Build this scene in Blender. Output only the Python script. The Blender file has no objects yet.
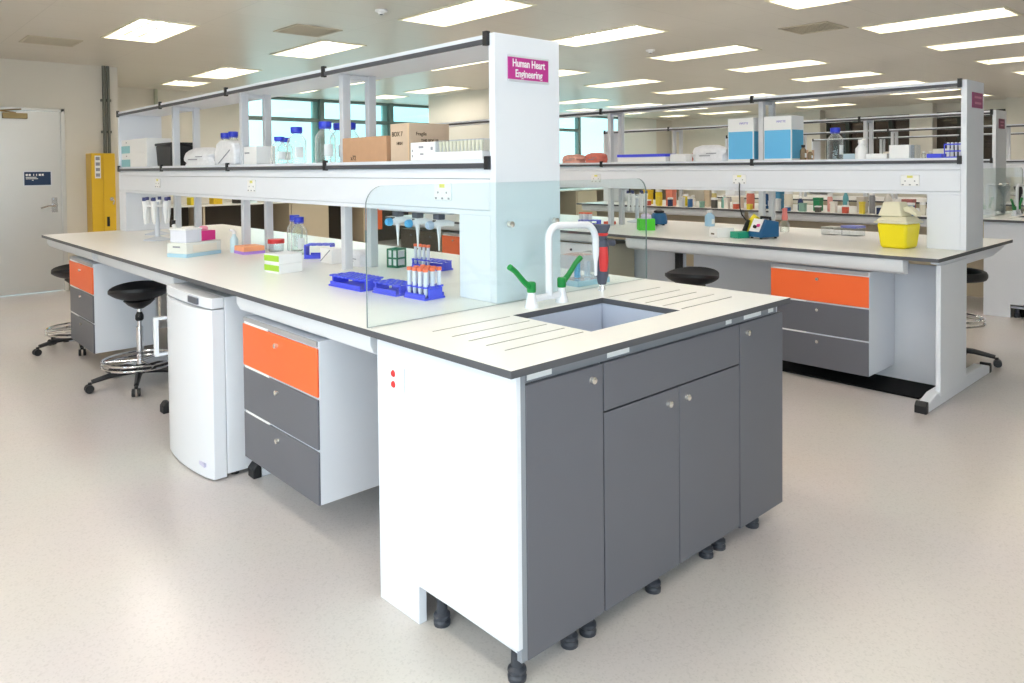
import bpy, math, random
from mathutils import Vector, Matrix
random.seed(7)
PI = math.pi
sc = bpy.context.scene
COL = sc.collection

# ------------------------------------------------------------------ materials
def lin(h):
    h = h.lstrip('#')
    v = [int(h[i:i+2], 16)/255 for i in (0, 2, 4)]
    return tuple(c/12.92 if c <= .04045 else ((c+.055)/1.055)**2.4 for c in v) + (1,)

MATS = {}
def mat(name, hexc, rough=.5, metal=0, emit=0, var=0, scale=8, bump=0, spec=.5, coat=0):
    if name in MATS: return MATS[name]
    m = bpy.data.materials.new(name); m.use_nodes = True
    nt = m.node_tree; b = nt.nodes['Principled BSDF']
    c = lin(hexc)
    b.inputs['Base Color'].default_value = c
    b.inputs['Roughness'].default_value = rough
    b.inputs['Metallic'].default_value = metal
    b.inputs['Specular IOR Level'].default_value = spec
    b.inputs['Coat Weight'].default_value = coat
    if emit:
        b.inputs['Emission Color'].default_value = c
        b.inputs['Emission Strength'].default_value = emit
    tc = nt.nodes.new('ShaderNodeTexCoord')
    n = nt.nodes.new('ShaderNodeTexNoise'); n.inputs['Scale'].default_value = scale; n.inputs['Detail'].default_value = 3
    nt.links.new(tc.outputs['Object'], n.inputs['Vector'])
    if var:
        r = nt.nodes.new('ShaderNodeMix'); r.data_type = 'RGBA'
        r.inputs[6].default_value = tuple(max(0, x*(1-var)) for x in c[:3]) + (1,)
        r.inputs[7].default_value = tuple(min(1, x*(1+var)) for x in c[:3]) + (1,)
        nt.links.new(n.outputs['Fac'], r.inputs[0]); nt.links.new(r.outputs[2], b.inputs['Base Color'])
    if bump:
        bp = nt.nodes.new('ShaderNodeBump'); bp.inputs['Strength'].default_value = bump; bp.inputs['Distance'].default_value = .002
        nt.links.new(n.outputs['Fac'], bp.inputs['Height']); nt.links.new(bp.outputs['Normal'], b.inputs['Normal'])
    MATS[name] = m
    return m

def thin_glass(name, tint, edge='#ffffff', ior=1.45, edge_amt=.35):
    m = bpy.data.materials.new(name); m.use_nodes = True
    nt = m.node_tree; nt.nodes.clear()
    out = nt.nodes.new('ShaderNodeOutputMaterial')
    tr = nt.nodes.new('ShaderNodeBsdfTransparent'); tr.inputs[0].default_value = lin(tint)
    gl = nt.nodes.new('ShaderNodeBsdfGlossy'); gl.inputs['Roughness'].default_value = .03; gl.inputs[0].default_value = (1, 1, 1, 1)
    df = nt.nodes.new('ShaderNodeBsdfDiffuse'); df.inputs[0].default_value = lin(edge)
    f0 = ((ior-1)/(ior+1))**2
    lf = nt.nodes.new('ShaderNodeLayerWeight'); lf.inputs['Blend'].default_value = .5
    pw = nt.nodes.new('ShaderNodeMath'); pw.operation = 'POWER'; pw.inputs[1].default_value = 5
    fr = nt.nodes.new('ShaderNodeMath'); fr.operation = 'MULTIPLY_ADD'; fr.inputs[1].default_value = 1-f0; fr.inputs[2].default_value = f0
    nt.links.new(lf.outputs['Facing'], pw.inputs[0]); nt.links.new(pw.outputs[0], fr.inputs[0])
    lw = nt.nodes.new('ShaderNodeLayerWeight'); lw.inputs['Blend'].default_value = .25
    mu = nt.nodes.new('ShaderNodeMath'); mu.operation = 'MULTIPLY'; mu.inputs[1].default_value = edge_amt
    nt.links.new(lw.outputs['Facing'], mu.inputs[0])
    a = nt.nodes.new('ShaderNodeMixShader'); c = nt.nodes.new('ShaderNodeMixShader')
    nt.links.new(mu.outputs[0], a.inputs[0]); nt.links.new(tr.outputs[0], a.inputs[1]); nt.links.new(df.outputs[0], a.inputs[2])
    nt.links.new(fr.outputs[0], c.inputs[0]); nt.links.new(a.outputs[0], c.inputs[1]); nt.links.new(gl.outputs[0], c.inputs[2])
    nt.links.new(c.outputs[0], out.inputs[0])
    return m

M_white = mat('white_panel', '#e9ecf3', .35, var=.01)
M_whiteg = mat('white_laminate_top', '#f0efea', .28, var=.012, scale=20)
M_core = mat('dark_laminate_core', '#56575c', .45, var=.05)
M_groove = mat('groove_shade', '#98958e', .5)
M_dark = mat('charcoal_front', '#66676f', .42, var=.02)
M_orange = mat('orange_front', '#ff7038', .4, var=.02)
M_alu = mat('anodised_aluminium', '#dde0e6', .38, .3, var=.03)
M_chrome = mat('chrome', '#e3e3e6', .12, 1)
M_lock = mat('satin_nickel', '#e6e2da', .25, .8)
M_black = mat('black_plastic', '#1d1d20', .45, bump=.1)
M_trim = mat('shelf_trim', '#4b4c52', .4)
M_foot = mat('slate_plastic', '#3a3d45', .4)
M_blue = mat('blue_plastic', '#4a55e6', .4)
M_cap = mat('blue_cap', '#2f3fd0', .35)
M_teal = mat('teal_print', '#8fc7cf', .5)
M_green = mat('green_plastic', '#0f8a3c', .4)
M_lime = mat('lime_card', '#a4d03c', .5)
M_pink = mat('magenta_card', '#e0328e', .5)
M_redo = mat('orange_cap', '#ff7a52', .45)
M_red = mat('red_plastic', '#d93535', .4)
M_yellow = mat('yellow_plastic', '#f5e21c', .35)
M_cream = mat('cream_plastic', '#e6e0c4', .4)
M_card = mat('cardboard', '#c79b78', .8, var=.06, scale=30)
M_card2 = mat('pale_cardboard', '#d6bda4', .8, var=.05, scale=30)
M_sky = mat('sky_blue_print', '#6cc0f0', .5)
M_vblue = mat('petrol_blue_casing', '#1c5c8c', .35)
M_white2 = mat('white_card', '#f4f4f4', .5, var=.01)
M_bag = mat('white_crinkled_film', '#ececf0', .3, var=.12, scale=40, bump=.6)
M_ink = mat('printed_ink', '#5a4636', .7)
M_inkg = mat('grey_ink', '#9a9aa2', .7)
M_purple = mat('violet_print', '#b48ae0', .5)
M_peach = mat('peach_card', '#ffae7e', .5)
M_sign = mat('magenta_sign', '#c23a92', .35)
M_steel = mat('brushed_steel', '#dcdbd8', .33, .6, var=.03, scale=3)
M_ycab = mat('yellow_enamel', '#e8bc2e', .3)
M_tube = mat('frosted_tube', '#e4e6f0', .3)
M_fridge = mat('enamel_white', '#e9ebf0', .25)
M_lbl = mat('dark_display', '#5b5f6a', .3)
M_sink = mat('grey_blue_basin', '#c3cbdc', .3)
M_beige = mat('beige_cabinet', '#cdbfa6', .5, var=.02)
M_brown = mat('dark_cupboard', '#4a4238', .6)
M_navy = mat('navy_sign', '#17365c', .4)
G_screen = thin_glass('screen_glass', '#f8fdfd', '#cfe0e4', 1.4, .02)
G_bottle = thin_glass('bottle_glass', '#f6faf8', '#ffffff', 1.35, .8)
G_clear = thin_glass('clear_plastic', '#f4f7fa', '#ffffff', 1.3, .5)
G_window = thin_glass('window_glass', '#e2f6f6', '#dff2f2', 1.4, .05)
M_gedge = mat('glass_edge', '#6f8286', .3)

# floor : cream sheet vinyl with fine chips
def floor_sheet():
    m = bpy.data.materials.new('speckled_vinyl'); m.use_nodes = True
    nt = m.node_tree; b = nt.nodes['Principled BSDF']
    tc = nt.nodes.new('ShaderNodeTexCoord')
    v = nt.nodes.new('ShaderNodeTexVoronoi'); v.inputs['Scale'].default_value = 170
    n = nt.nodes.new('ShaderNodeTexNoise'); n.inputs['Scale'].default_value = 1.2; n.inputs['Detail'].default_value = 5
    for t in (v, n): nt.links.new(tc.outputs['Object'], t.inputs['Vector'])
    r = nt.nodes.new('ShaderNodeValToRGB')
    r.color_ramp.elements[0].color = lin('#cbc5c1'); r.color_ramp.elements[1].color = lin('#d5cfcb')
    r.color_ramp.elements[0].position = .1; r.color_ramp.elements[1].position = .4
    nt.links.new(v.outputs['Color'], r.inputs[0])
    mx = nt.nodes.new('ShaderNodeMix'); mx.data_type = 'RGBA'; mx.blend_type = 'MULTIPLY'
    mx.inputs[0].default_value = .12
    nt.links.new(r.outputs[0], mx.inputs[6]); nt.links.new(n.outputs['Color'], mx.inputs[7])
    nt.links.new(mx.outputs[2], b.inputs['Base Color'])
    b.inputs['Roughness'].default_value = .24; b.inputs['Specular IOR Level'].default_value = .5
    return m
M_floor = floor_sheet()
M_wall = mat('cream_paint', '#e4dfd4', .6, var=.015, scale=2)
def ceil_mat():
    m = bpy.data.materials.new('metal_ceiling_panels'); m.use_nodes = True
    nt = m.node_tree; b = nt.nodes['Principled BSDF']
    tc = nt.nodes.new('ShaderNodeTexCoord')
    br = nt.nodes.new('ShaderNodeTexBrick'); br.offset = 0
    br.inputs['Color1'].default_value = lin('#dad3c6'); br.inputs['Color2'].default_value = lin('#dcd5c9')
    br.inputs['Mortar'].default_value = lin('#cfc8bb'); br.inputs['Scale'].default_value = 1
    br.inputs['Mortar Size'].default_value = .004
    br.inputs['Brick Width'].default_value = 1.2; br.inputs['Row Height'].default_value = .6
    nt.links.new(tc.outputs['Object'], br.inputs['Vector'])
    nt.links.new(br.outputs['Color'], b.inputs['Base Color'])
    b.inputs['Roughness'].default_value = .35
    return m
M_ceil = ceil_mat()
M_lamp = mat('lamp_diffuser', '#fff8f0', .5, emit=10.3)
M_frame = mat('lamp_flange', '#f2ecd0', .4, emit=0)
M_reflector = mat('lamp_reflector', '#f5f1e2', .3)

# ------------------------------------------------------------------ mesh builder
class MB:
    def __init__(s): s.v = []; s.f = []; s.m = []; s.mats = []
    def mi(s, m):
        if m is None: return 0
        if m not in s.mats: s.mats.append(m)
        return s.mats.index(m)
    def add(s, vs, fs, m=None):
        o = len(s.v); k = s.mi(m); s.v += [tuple(p) for p in vs]
        for f in fs: s.f.append(tuple(o+i for i in f)); s.m.append(k)
        return s
    def box(s, x0, x1, y0, y1, z0, z1, m=None, rz=0, c=None):
        vs = [(x, y, z) for z in (z0, z1) for (x, y) in ((x0, y0), (x1, y0), (x1, y1), (x0, y1))]
        if rz:
            cx, cy = c or ((x0+x1)/2, (y0+y1)/2); a, b = math.cos(rz), math.sin(rz)
            vs = [(cx+(x-cx)*a-(y-cy)*b, cy+(x-cx)*b+(y-cy)*a, z) for x, y, z in vs]
        return s.add(vs, [(3, 2, 1, 0), (4, 5, 6, 7), (0, 1, 5, 4), (1, 2, 6, 5), (2, 3, 7, 6), (3, 0, 4, 7)], m)
    def taper(s, cx, cy, z0, z1, w0, d0, w1, d1, m=None):
        vs = [(cx+a*w0/2, cy+b*d0/2, z0) for a, b in ((-1, -1), (1, -1), (1, 1), (-1, 1))] + [(cx+a*w1/2, cy+b*d1/2, z1) for a, b in ((-1, -1), (1, -1), (1, 1), (-1, 1))]
        return s.add(vs, [(3, 2, 1, 0), (4, 5, 6, 7), (0, 1, 5, 4), (1, 2, 6, 5), (2, 3, 7, 6), (3, 0, 4, 7)], m)
    def prism(s, poly, axis, a0, a1, m=None):
        n = len(poly)
        def pt(p, a): return {'x': (a, p[0], p[1]), 'y': (p[0], a, p[1]), 'z': (p[0], p[1], a)}[axis]
        vs = [pt(p, a0) for p in poly] + [pt(p, a1) for p in poly]
        area = sum(poly[i][0]*poly[(i+1) % n][1]-poly[(i+1) % n][0]*poly[i][1] for i in range(n))
        flip = (area < 0) != (axis == 'y')
        fs = [tuple(range(n))[::-1], tuple(range(n, 2*n))] + [(i, (i+1) % n, n+(i+1) % n, n+i) for i in range(n)]
        if flip: fs = [f[::-1] for f in fs]
        return s.add(vs, fs, m)
    def lathe(s, prof, c=(0, 0, 0), seg=20, m=None, axis='z', sx=1, sy=1):
        vs = []; fs = []
        for r, z in prof:
            for i in range(seg):
                a = 2*PI*i/seg; x, y = r*math.cos(a)*sx, r*math.sin(a)*sy
                p = {'z': (x, y, z), 'x': (z, x, y), 'y': (y, z, x)}[axis]
                vs.append((c[0]+p[0], c[1]+p[1], c[2]+p[2]))
        n = len(prof)
        for j in range(n-1):
            for i in range(seg):
                a, b = j*seg+i, j*seg+(i+1) % seg
                fs.append((a, b, b+seg, a+seg))
        if prof[0][0] > 1e-6: fs.append(tuple(range(seg))[::-1])
        if prof[-1][0] > 1e-6: fs.append(tuple((n-1)*seg+i for i in range(seg)))
        return s.add(vs, fs, m)
    def cyl(s, c, r, h, m=None, axis='z', seg=16, r2=None):
        return s.lathe([(r, 0), (r if r2 is None else r2, h)], c, seg, m, axis)
    def tube(s, pts, r, seg=10, m=None, closed=False, flat=1):
        P = [Vector(p) for p in pts]; n = len(P); vs = []; fs = []; up = None
        rr = r if isinstance(r, (list, tuple)) else [r]*n
        for i in range(n):
            if closed: t = P[(i+1) % n]-P[i-1]
            else: t = P[min(i+1, n-1)]-P[max(i-1, 0)]
            t.normalize()
            if up is None: up = Vector((0, 0, 1)) if abs(t.z) < .9 else Vector((1, 0, 0))
            u = up - t*up.dot(t)
            if u.length < 1e-4: u = Vector((0, 1, 0)) - t*t.y
            u.normalize(); w = t.cross(u); up = u
            for k in range(seg):
                a = 2*PI*k/seg; vs.append(P[i]+u*math.cos(a)*rr[i]*flat+w*math.sin(a)*rr[i])
        for i in range(n if closed else n-1):
            for k in range(seg):
                a, b = i*seg+k, i*seg+(k+1) % seg; j = ((i+1) % n)*seg
                fs.append((a, b, j+(k+1) % seg, j+k))
        if not closed: fs += [tuple(range(seg))[::-1], tuple((n-1)*seg+k for k in range(seg))]
        return s.add(vs, fs, m)
    def slab(s, xs, ys, zb, f, top, side, inset):
        """grid slab: f(i,j) gives the top height of a cell, None leaves a hole"""
        nx, ny = len(xs)-1, len(ys)-1
        def h(i, j): return f(i, j) if 0 <= i < nx and 0 <= j < ny else None
        zt = max(h(i, j) for i in range(nx) for j in range(ny) if h(i, j) is not None)
        for i in range(nx):
            for j in range(ny):
                z = h(i, j)
                if z is None: continue
                a, b, c, d = (xs[i], ys[j]), (xs[i+1], ys[j]), (xs[i+1], ys[j+1]), (xs[i], ys[j+1])
                s.add([(*p, z) for p in (a, b, c, d)], [(0, 1, 2, 3)], top if z == zt else inset)
                s.add([(*p, zb) for p in (a, b, c, d)], [(3, 2, 1, 0)], side)
                for (di, dj, p, q) in ((0, -1, a, b), (1, 0, b, c), (0, 1, c, d), (-1, 0, d, a)):
                    k = h(i+di, j+dj)
                    lo = zb if k is None else k
                    if lo < z-1e-6:
                        s.add([(*p, lo), (*q, lo), (*q, z), (*p, z)], [(0, 1, 2, 3)], side if k is None else inset)
        return s
    def build(s, name, m=None, parent=None, loc=(0, 0, 0), rz=0, bev=0, seg=2, sub=0):
        me = bpy.data.meshes.new(name); me.from_pydata(s.v, [], s.f)
        ms = s.mats if s.mats else [m]
        if m is not None and s.mats:
            ms = s.mats
        for x in ms: me.materials.append(x)
        if s.mats: me.polygons.foreach_set('material_index', s.m)
        me.polygons.foreach_set('use_smooth', [True]*len(s.f)); me.update()
        me.set_sharp_from_angle(angle=.6)
        o = bpy.data.objects.new(name, me); COL.objects.link(o)
        o.location = loc; o.rotation_euler = (0, 0, rz); o.parent = parent
        if bev:
            b = o.modifiers.new('bevel', 'BEVEL'); b.width = bev; b.segments = seg; b.limit_method = 'ANGLE'; b.angle_limit = .7
        if sub:
            b = o.modifiers.new('sub', 'SUBSURF'); b.levels = sub; b.render_levels = sub
        return o

def thing(name, label, cat, loc=(0, 0, 0), rz=0, group=None):
    o = bpy.data.objects.new(name, None); COL.objects.link(o); o.empty_display_size = .1
    o.location = loc; o.rotation_euler = (0, 0, rz)
    return tag(o, label, cat, group)
def tag(o, label, cat, group=None):
    o['label'] = label; o['category'] = cat
    if group: o['group'] = group
    return o
def struct(o): o['kind'] = 'structure'; return o
def lab(o, t): o['label'] = t; return o
def dup(root, loc, rz=None, label=None, group=None):
    r = root.copy(); COL.objects.link(r); r.location = loc
    if rz is not None: r.rotation_euler = (0, 0, rz)
    if label: r['label'] = label
    if group: r['group'] = group
    def rec(src, dst):
        for ch in list(src.children):
            c = ch.copy(); COL.objects.link(c); c.parent = dst; c.matrix_parent_inverse = ch.matrix_parent_inverse
            rec(ch, c)
    rec(root, r)
    return r
def B(*a): return MB().box(*a)
def text(name, body, size, m, parent, loc, rot, bold=0, align='CENTER', sp=1):
    cu = bpy.data.curves.new(name, 'FONT'); cu.body = body; cu.size = size; cu.extrude = .0006; cu.offset = bold
    cu.align_x = align; cu.align_y = 'CENTER'; cu.space_line = sp
    t = bpy.data.objects.new(name, cu); COL.objects.link(t)
    dg = bpy.context.evaluated_depsgraph_get()
    me = bpy.data.meshes.new_from_object(t.evaluated_get(dg)); bpy.data.objects.remove(t)
    me.materials.clear(); me.materials.append(m)
    o = bpy.data.objects.new(name, me); COL.objects.link(o); o.parent = parent; o.location = loc; o.rotation_euler = rot
    return o

H = .925; H2 = .902
# ------------------------------------------------------------------ room shell
XL, XR, YB, YD, YF, ZC = -3.8, 17.0, -5.2, 9.0, 11.45, 2.8
XJ = 1.42
struct(B(XL-.2, XR+.2, YB-.2, YF+.2, -.1, 0).build('floor', M_floor))
# ceiling with recesses for the lamps
LW, LL = .49, 1.2
cx_list = [-2.66, -.86, .94, 2.70, 4.53, 6.33, 8.11, 9.95, 11.75, 13.55, 15.4]
cy_list = [-1.57, .965, 3.5, 6.12, 8.74]
lamps = []
xs = [XL-.2]; ys = [YB-.2]
for x in cx_list: xs += [x-LW/2, x+LW/2]
for y in cy_list: ys += [y-LL/2, y+LL/2]
ys += [9.95, 10.6]
xs.append(XR+.2); ys.append(YF+.2)
def is_lamp(i, j):
    if i % 2 == 0 or j % 2 == 0: return False
    return True
skip = set()
for i in range(len(xs)-1):
    for j in range(len(ys)-1):
        if is_lamp(i, j):
            x0, x1, y0, y1 = xs[i], xs[i+1], ys[j], ys[j+1]
            if x0 < XJ and y1 > YD: skip.add((i, j)); continue      # behind the door wall
            if y1 < 0 and x0 > 1.5: skip.add((i, j)); continue
            if 6.6 < (x0+x1)/2 < 8.3 and y0 > 7.7: skip.add((i, j)); continue   # the pillar
            if y0 > 9.9 and i > 12: pass
            lamps.append((x0, x1, y0, y1))
cm = MB()
cm.slab([x for x in xs], ys, ZC, lambda i, j: None if (is_lamp(i, j) and (i, j) not in skip) else ZC+.12, M_ceil, M_ceil, M_ceil)
struct(cm.build('ceiling', M_ceil))
B(XL-.2, XR+.2, YB-.2, YF+.2, ZC+.12, ZC+.2).build('ceiling', M_ceil)['kind'] = 'structure'
def wall(name, *a, m=None): return struct(B(*a).build(name, m or M_wall))
# door wall with door opening
DX0, DX1, DZ = -.42, .765, 2.2
w = MB(); w.box(XL, DX0-.04, YD, YD+.2, 0, ZC); w.box(DX1+.04, XJ, YD, YD+.2, 0, ZC); w.box(DX0-.04, DX1+.04, YD, YD+.2, DZ+.03, ZC)
struct(w.build('wall_door', M_wall))
wall('wall_jog', XJ-.2, XJ, YD+.2, YF+.2, 0, ZC)
# back wall with windows
w = MB(); WX0, WX1 = 4.15, 14.75
w.box(XJ, WX0, YF, YF+.2, 0, ZC); w.box(WX0, WX1, YF, YF+.2, 0, .9); w.box(WX1, XR, YF, YF+.2, 0, ZC)
struct(w.build('wall_back', M_wall))
# right wall with an internal glazed screen
w = MB(); w.box(XR, XR+.2, YB, 3.0, 0, ZC); w.box(XR, XR+.2, 3.0, 6.84, 0, .9); w.box(XR, XR+.2, 6.84, YF, 0, ZC); w.box(XR, XR+.2, 3.0, 6.84, 2.6, ZC)
struct(w.build('wall_right', M_wall))
# left wall with daylight window; rear wall opening added for fill (outside the frame)
w = MB(); w.box(XL-.2, XL, YB, -3.6, 0, ZC); w.box(XL-.2, XL, 2.2, YD+.2, 0, ZC); w.box(XL-.2, XL, -3.6, 2.2, 0, .5); w.box(XL-.2, XL, -3.6, 2.2, 2.6, ZC)
struct(w.build('wall_left', M_wall))
w = MB(); w.box(XL, -3.4, YB-.2, YB, 0, ZC); w.box(-3.4, .2, YB-.2, YB, 0, .7); w.box(-3.4, .2, YB-.2, YB, 2.6, ZC); w.box(.2, XR, YB-.2, YB, 0, ZC)
struct(w.build('wall_front', M_wall))
struct(B(6.9, 7.9, 8.0, 9.75, 0, ZC).build('wall_pillar', M_wall))
# skirting
M_skirt = mat('grey_skirting', '#a39a8a', .5)
struct(B(DX1+.05, XJ, YD-.012, YD, 0, .1).build('baseboard_door_wall', M_skirt))
struct(B(XJ, XR, YF-.012, YF, 0, .1).build('baseboard_back', M_skirt))
struct(B(XR-.012, XR, YB, YF, 0, .1).build('baseboard_right', M_skirt))

M_mull = mat('grey_green_mullion', '#7c8c88', .45, .2)
M_fin = mat('teal_glass_fin', '#8fc4c4', .3)
def window(n, x0, x1, y, z0, z1, muls, trans, axis='x', fins=True, gm=None, mm=None):
    e = bpy.data.objects.new('window_%d' % n, None); COL.objects.link(e); e['kind'] = 'structure'
    mm = mm or M_mull
    def bx(a0, a1, b0, b1, c0, c1, m=None):
        return (a0, a1, b0, b1, c0, c1, m) if axis == 'x' else (b0, b1, a0, a1, c0, c1, m)
    f = MB()
    f.box(*bx(x0, x1, y+.02, y+.14, z0, z0+.06)); f.box(*bx(x0, x1, y+.02, y+.14, z1-.05, z1))
    f.box(*bx(x0, x0+.05, y+.02, y+.14, z0, z1)); f.box(*bx(x1-.05, x1, y+.02, y+.14, z0, z1))
    for a in muls: f.box(*bx(a-.045, a+.045, y-.03, y+.14, z0, z1))
    for t in trans: f.box(*bx(x0, x1, y+.0, y+.12, t-.035, t+.035))
    f.build('window_frame', mm, e)
    if fins:
        g = MB()
        for a in muls: g.box(*bx(a-.15, a-.046, y+.06, y+.13, z0, z1))
        g.build('window_fin', M_fin, e)
    MB().box(*bx(x0, x1, y+.09, y+.1, z0, z1)).build('pane', gm or G_window, e)
    s = MB(); s.box(*bx(x0, x1, y-.08, y+.02, z0-.03, z0)); s.build('window_sill', M_wall, e)
    return e
window(1, WX0, 12.98, YF, .9, ZC, [5.62, 7.19, 8.76, 10.33, 11.9], [2.395])
window(2, 12.98, WX1, YF, .9, ZC, [], [], fins=False)
G_dark = thin_glass('tinted_partition_glass', '#6a5a52', '#7a7264', 1.5, .2)
M_mull2 = mat('dark_partition_frame', '#3c3f38', .5)
window(3, 3.0, 6.84, XR, .9, 2.6, [3.6, 3.86, 4.78, 5.3, 5.77, 6.3], [2.5], axis='y', fins=False, gm=G_dark, mm=M_mull2)
struct(B(XR-.28, XR, 4.32, 4.8, 0, ZC).build('trim_1', M_wall))
struct(B(XR-.28, XR, 6.86, 7.5, 0, ZC).build('trim_2', M_wall))
struct(B(XR-.4, XR, 2.2, 2.9, 0, ZC).build('trim_3', M_wall))
struct(B(WX1, 16.2, YF-.04, YF, .9, ZC).build('trim_4', mat('white_blind', '#eef2ec', .6)))
window(4, -3.6, 2.2, XL-.2, .5, 2.6, [-1.9, -.2, 1.1], [], axis='y', fins=False, gm=thin_glass('clear_pane', '#fbfdfe', '#ffffff', 1.4, .02))

window(5, -3.4, .2, YB-.2, .7, 2.6, [-2.2, -1.0], [], fins=False, gm=bpy.data.materials['clear_pane'])  # unseen window, added so the rear fill light can come in
# door
d = bpy.data.objects.new('door_1', None); COL.objects.link(d); d['kind'] = 'structure'
f = MB(); f.box(DX1, DX1+.045, YD-.03, YD+.06, 0, DZ+.035); f.box(DX0-.045, DX0, YD-.03, YD+.06, 0, DZ+.035); f.box(DX0-.045, DX1+.045, YD-.03, YD+.06, DZ, DZ+.035)
f.build('door_frame', M_steel, d, bev=.004)
B(DX0, DX1, YD+.0, YD+.045, .008, DZ-.004).build('door_leaf', M_steel, d, bev=.002)
h = MB(); h.cyl((.69, YD-.03, 1.055), .028, .03, axis='y'); h.tube([(.69, YD-.045, 1.055), (.62, YD-.06, 1.055), (.53, YD-.06, 1.03)], .011)
h.box(.655, .715, YD-.006, YD, .97, 1.15); h.cyl((.69, YD-.02, 1.13), .018, .02, axis='y')
h.build('door_handle', M_chrome, d)
c = MB(); c.box(.17, .42, YD-.06, YD, 2.1, 2.165); c.tube([(.3, YD-.07, 2.165), (.12, YD-.16, 2.18), (.36, YD-.03, 2.215)], .009)
c.build('door_closer', mat('bronze_closer', '#a08c62', .4, .5), d, bev=.004)
s = thing('door_sign', 'small navy blue sign with white lettering on the steel door', 'sign', (.5145, YD-.001, 1.3865))
B(-.148, .148, -.004, 0, -.09, .09).build('sign_frame', M_alu, s)
B(-.137, .137, -.006, -.0042, -.08, .08).build('sign_plate', M_navy, s)
m = MB()
for i, (a, b) in enumerate([(-.122, -.1), (-.092, -.07), (-.045, -.036), (-.015, -.006), (.012, .034), (.042, .064)]):
    m.box(a, b, -.0075, -.0062, .032, .056)
for k, L in enumerate((.11, .125, .08)): m.box(-.122 if k < 2 else -.06, -.122+L, -.0075, -.0062, .012-.018*k, .020-.018*k)
m.build('sign_lettering', M_white2, s)

# yellow cabinet and conduit on the door wall
yc = thing('safety_cabinet', 'tall narrow yellow metal cabinet standing against the wall beside the steel door', 'cabinet', (1.175, YD-.13, 0))
B(-.14, .13, -.13, .13, .0, 1.69).build('body', M_ycab, yc, bev=.008)
B(-.012, .125, -.142, -.131, .3, 1.68).build('door', M_ycab, yc, bev=.004)
m = MB(); m.box(-.1, -.035, -.1315, -.1301, 1.38, 1.66); lab(m.build('notice_strip', M_white2, yc), 'pale printed notice strip')
m = MB()
for k in range(4): m.box(-.09, -.045, -.1335, -.1317, 1.40+.068*k, 1.44+.068*k)
m.build('notice_print', M_inkg, yc)
B(.02, .05, -.15, -.1425, .78, .9).build('handle', M_black, yc)
m = MB(); m.cyl((.075, -.16, 1.12), .022, .018, axis='y'); m.tube([(.075, -.16, 1.12), (.1, -.165, 1.1), (.09, -.165, 1.05)], .007); m.build('knob', M_lock, yc)
cd = MB(); cd.cyl((1.25, YD-.045, 1.69), .022, ZC-1.69); cd.cyl((1.298, YD-.045, 1.69), .018, ZC-1.69)
for z in (1.95, 2.35): cd.box(1.215, 1.33, YD-.05, YD, z, z+.03)
tag(cd.build('conduit', mat('grey_conduit', '#6f7068', .5, .3)), 'pair of grey pipes running up the wall above the yellow cabinet', 'pipe')
tag(MB().cyl((2.62, YF-.04, 0), .03, ZC).build('drain_pipe', mat('pale_pipe', '#b5b9a6', .5)), 'slim vertical pipe on the cream back wall behind the shelf end', 'pipe')

# ceiling lamps
def make_lamp(n_y, L):
    t = thing('ceiling_light', '', 'light', group='recessed ceiling lights')
    W = LW
    fr = MB()
    for a in ((-W/2-.02, W/2+.02, -L/2-.02, -L/2+.006), (-W/2-.02, W/2+.02, L/2-.006, L/2+.02), (-W/2-.02, -W/2+.006, -L/2, L/2), (W/2-.006, W/2+.02, -L/2, L/2)):
        fr.box(*a, -.008, 0)
    fr.build('frame', M_frame, t)
    r = MB(); a, b, c_, d_ = -W/2+.001, W/2-.001, -L/2+.001, L/2-.001
    i = .05; vs = [(a, c_, 0), (b, c_, 0), (b, d_, 0), (a, d_, 0), (a+i, c_+i, .075), (b-i, c_+i, .075), (b-i, d_-i, .075), (a+i, d_-i, .075)]
    r.add(vs, [(0, 4, 5, 1), (1, 5, 6, 2), (2, 6, 7, 3), (3, 7, 4, 0)]); r.build('reflector', M_reflector, t)
    B(a+i, b-i, c_+i, d_-i, .075, .085).build('diffuser', M_lamp, t)
    lv = MB()
    for k in (-.07, .07): lv.box(k-.012, k+.012, c_+i, d_-i, .03, .05)
    lv.build('louvre', mat('louvre_grey', '#cfc9ba', .4), t)
    return t
protos = {}
lcols = {}
for (x0, x1, y0, y1) in lamps:
    L = round(y1-y0, 3)
    if L not in protos: protos[L] = make_lamp(0, L); t = protos[L]; t.location = ((x0+x1)/2, (y0+y1)/2, ZC)
    else: t = dup(protos[L], ((x0+x1)/2, (y0+y1)/2, ZC))
    cxi = cx_list.index(min(cx_list, key=lambda q: abs(q-(x0+x1)/2))); yc_ = (y0+y1)/2
    col = 'column out of frame left' if cxi < 2 else ['first', 'second', 'third', 'fourth', 'fifth', 'sixth', 'seventh', 'eighth', 'ninth'][cxi-2]+' column from the left'
    row = 'row behind the camera' if yc_ < -3 else 'row beside the camera' if yc_ < 0 else 'nearest row' if yc_ < 2 else 'second row' if yc_ < 5 else 'third row' if yc_ < 7.5 else 'fourth row' if yc_ < 9.5 else 'short backmost row'
    t['label'] = 'recessed white ceiling light, %s, %s' % (col, row)
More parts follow.
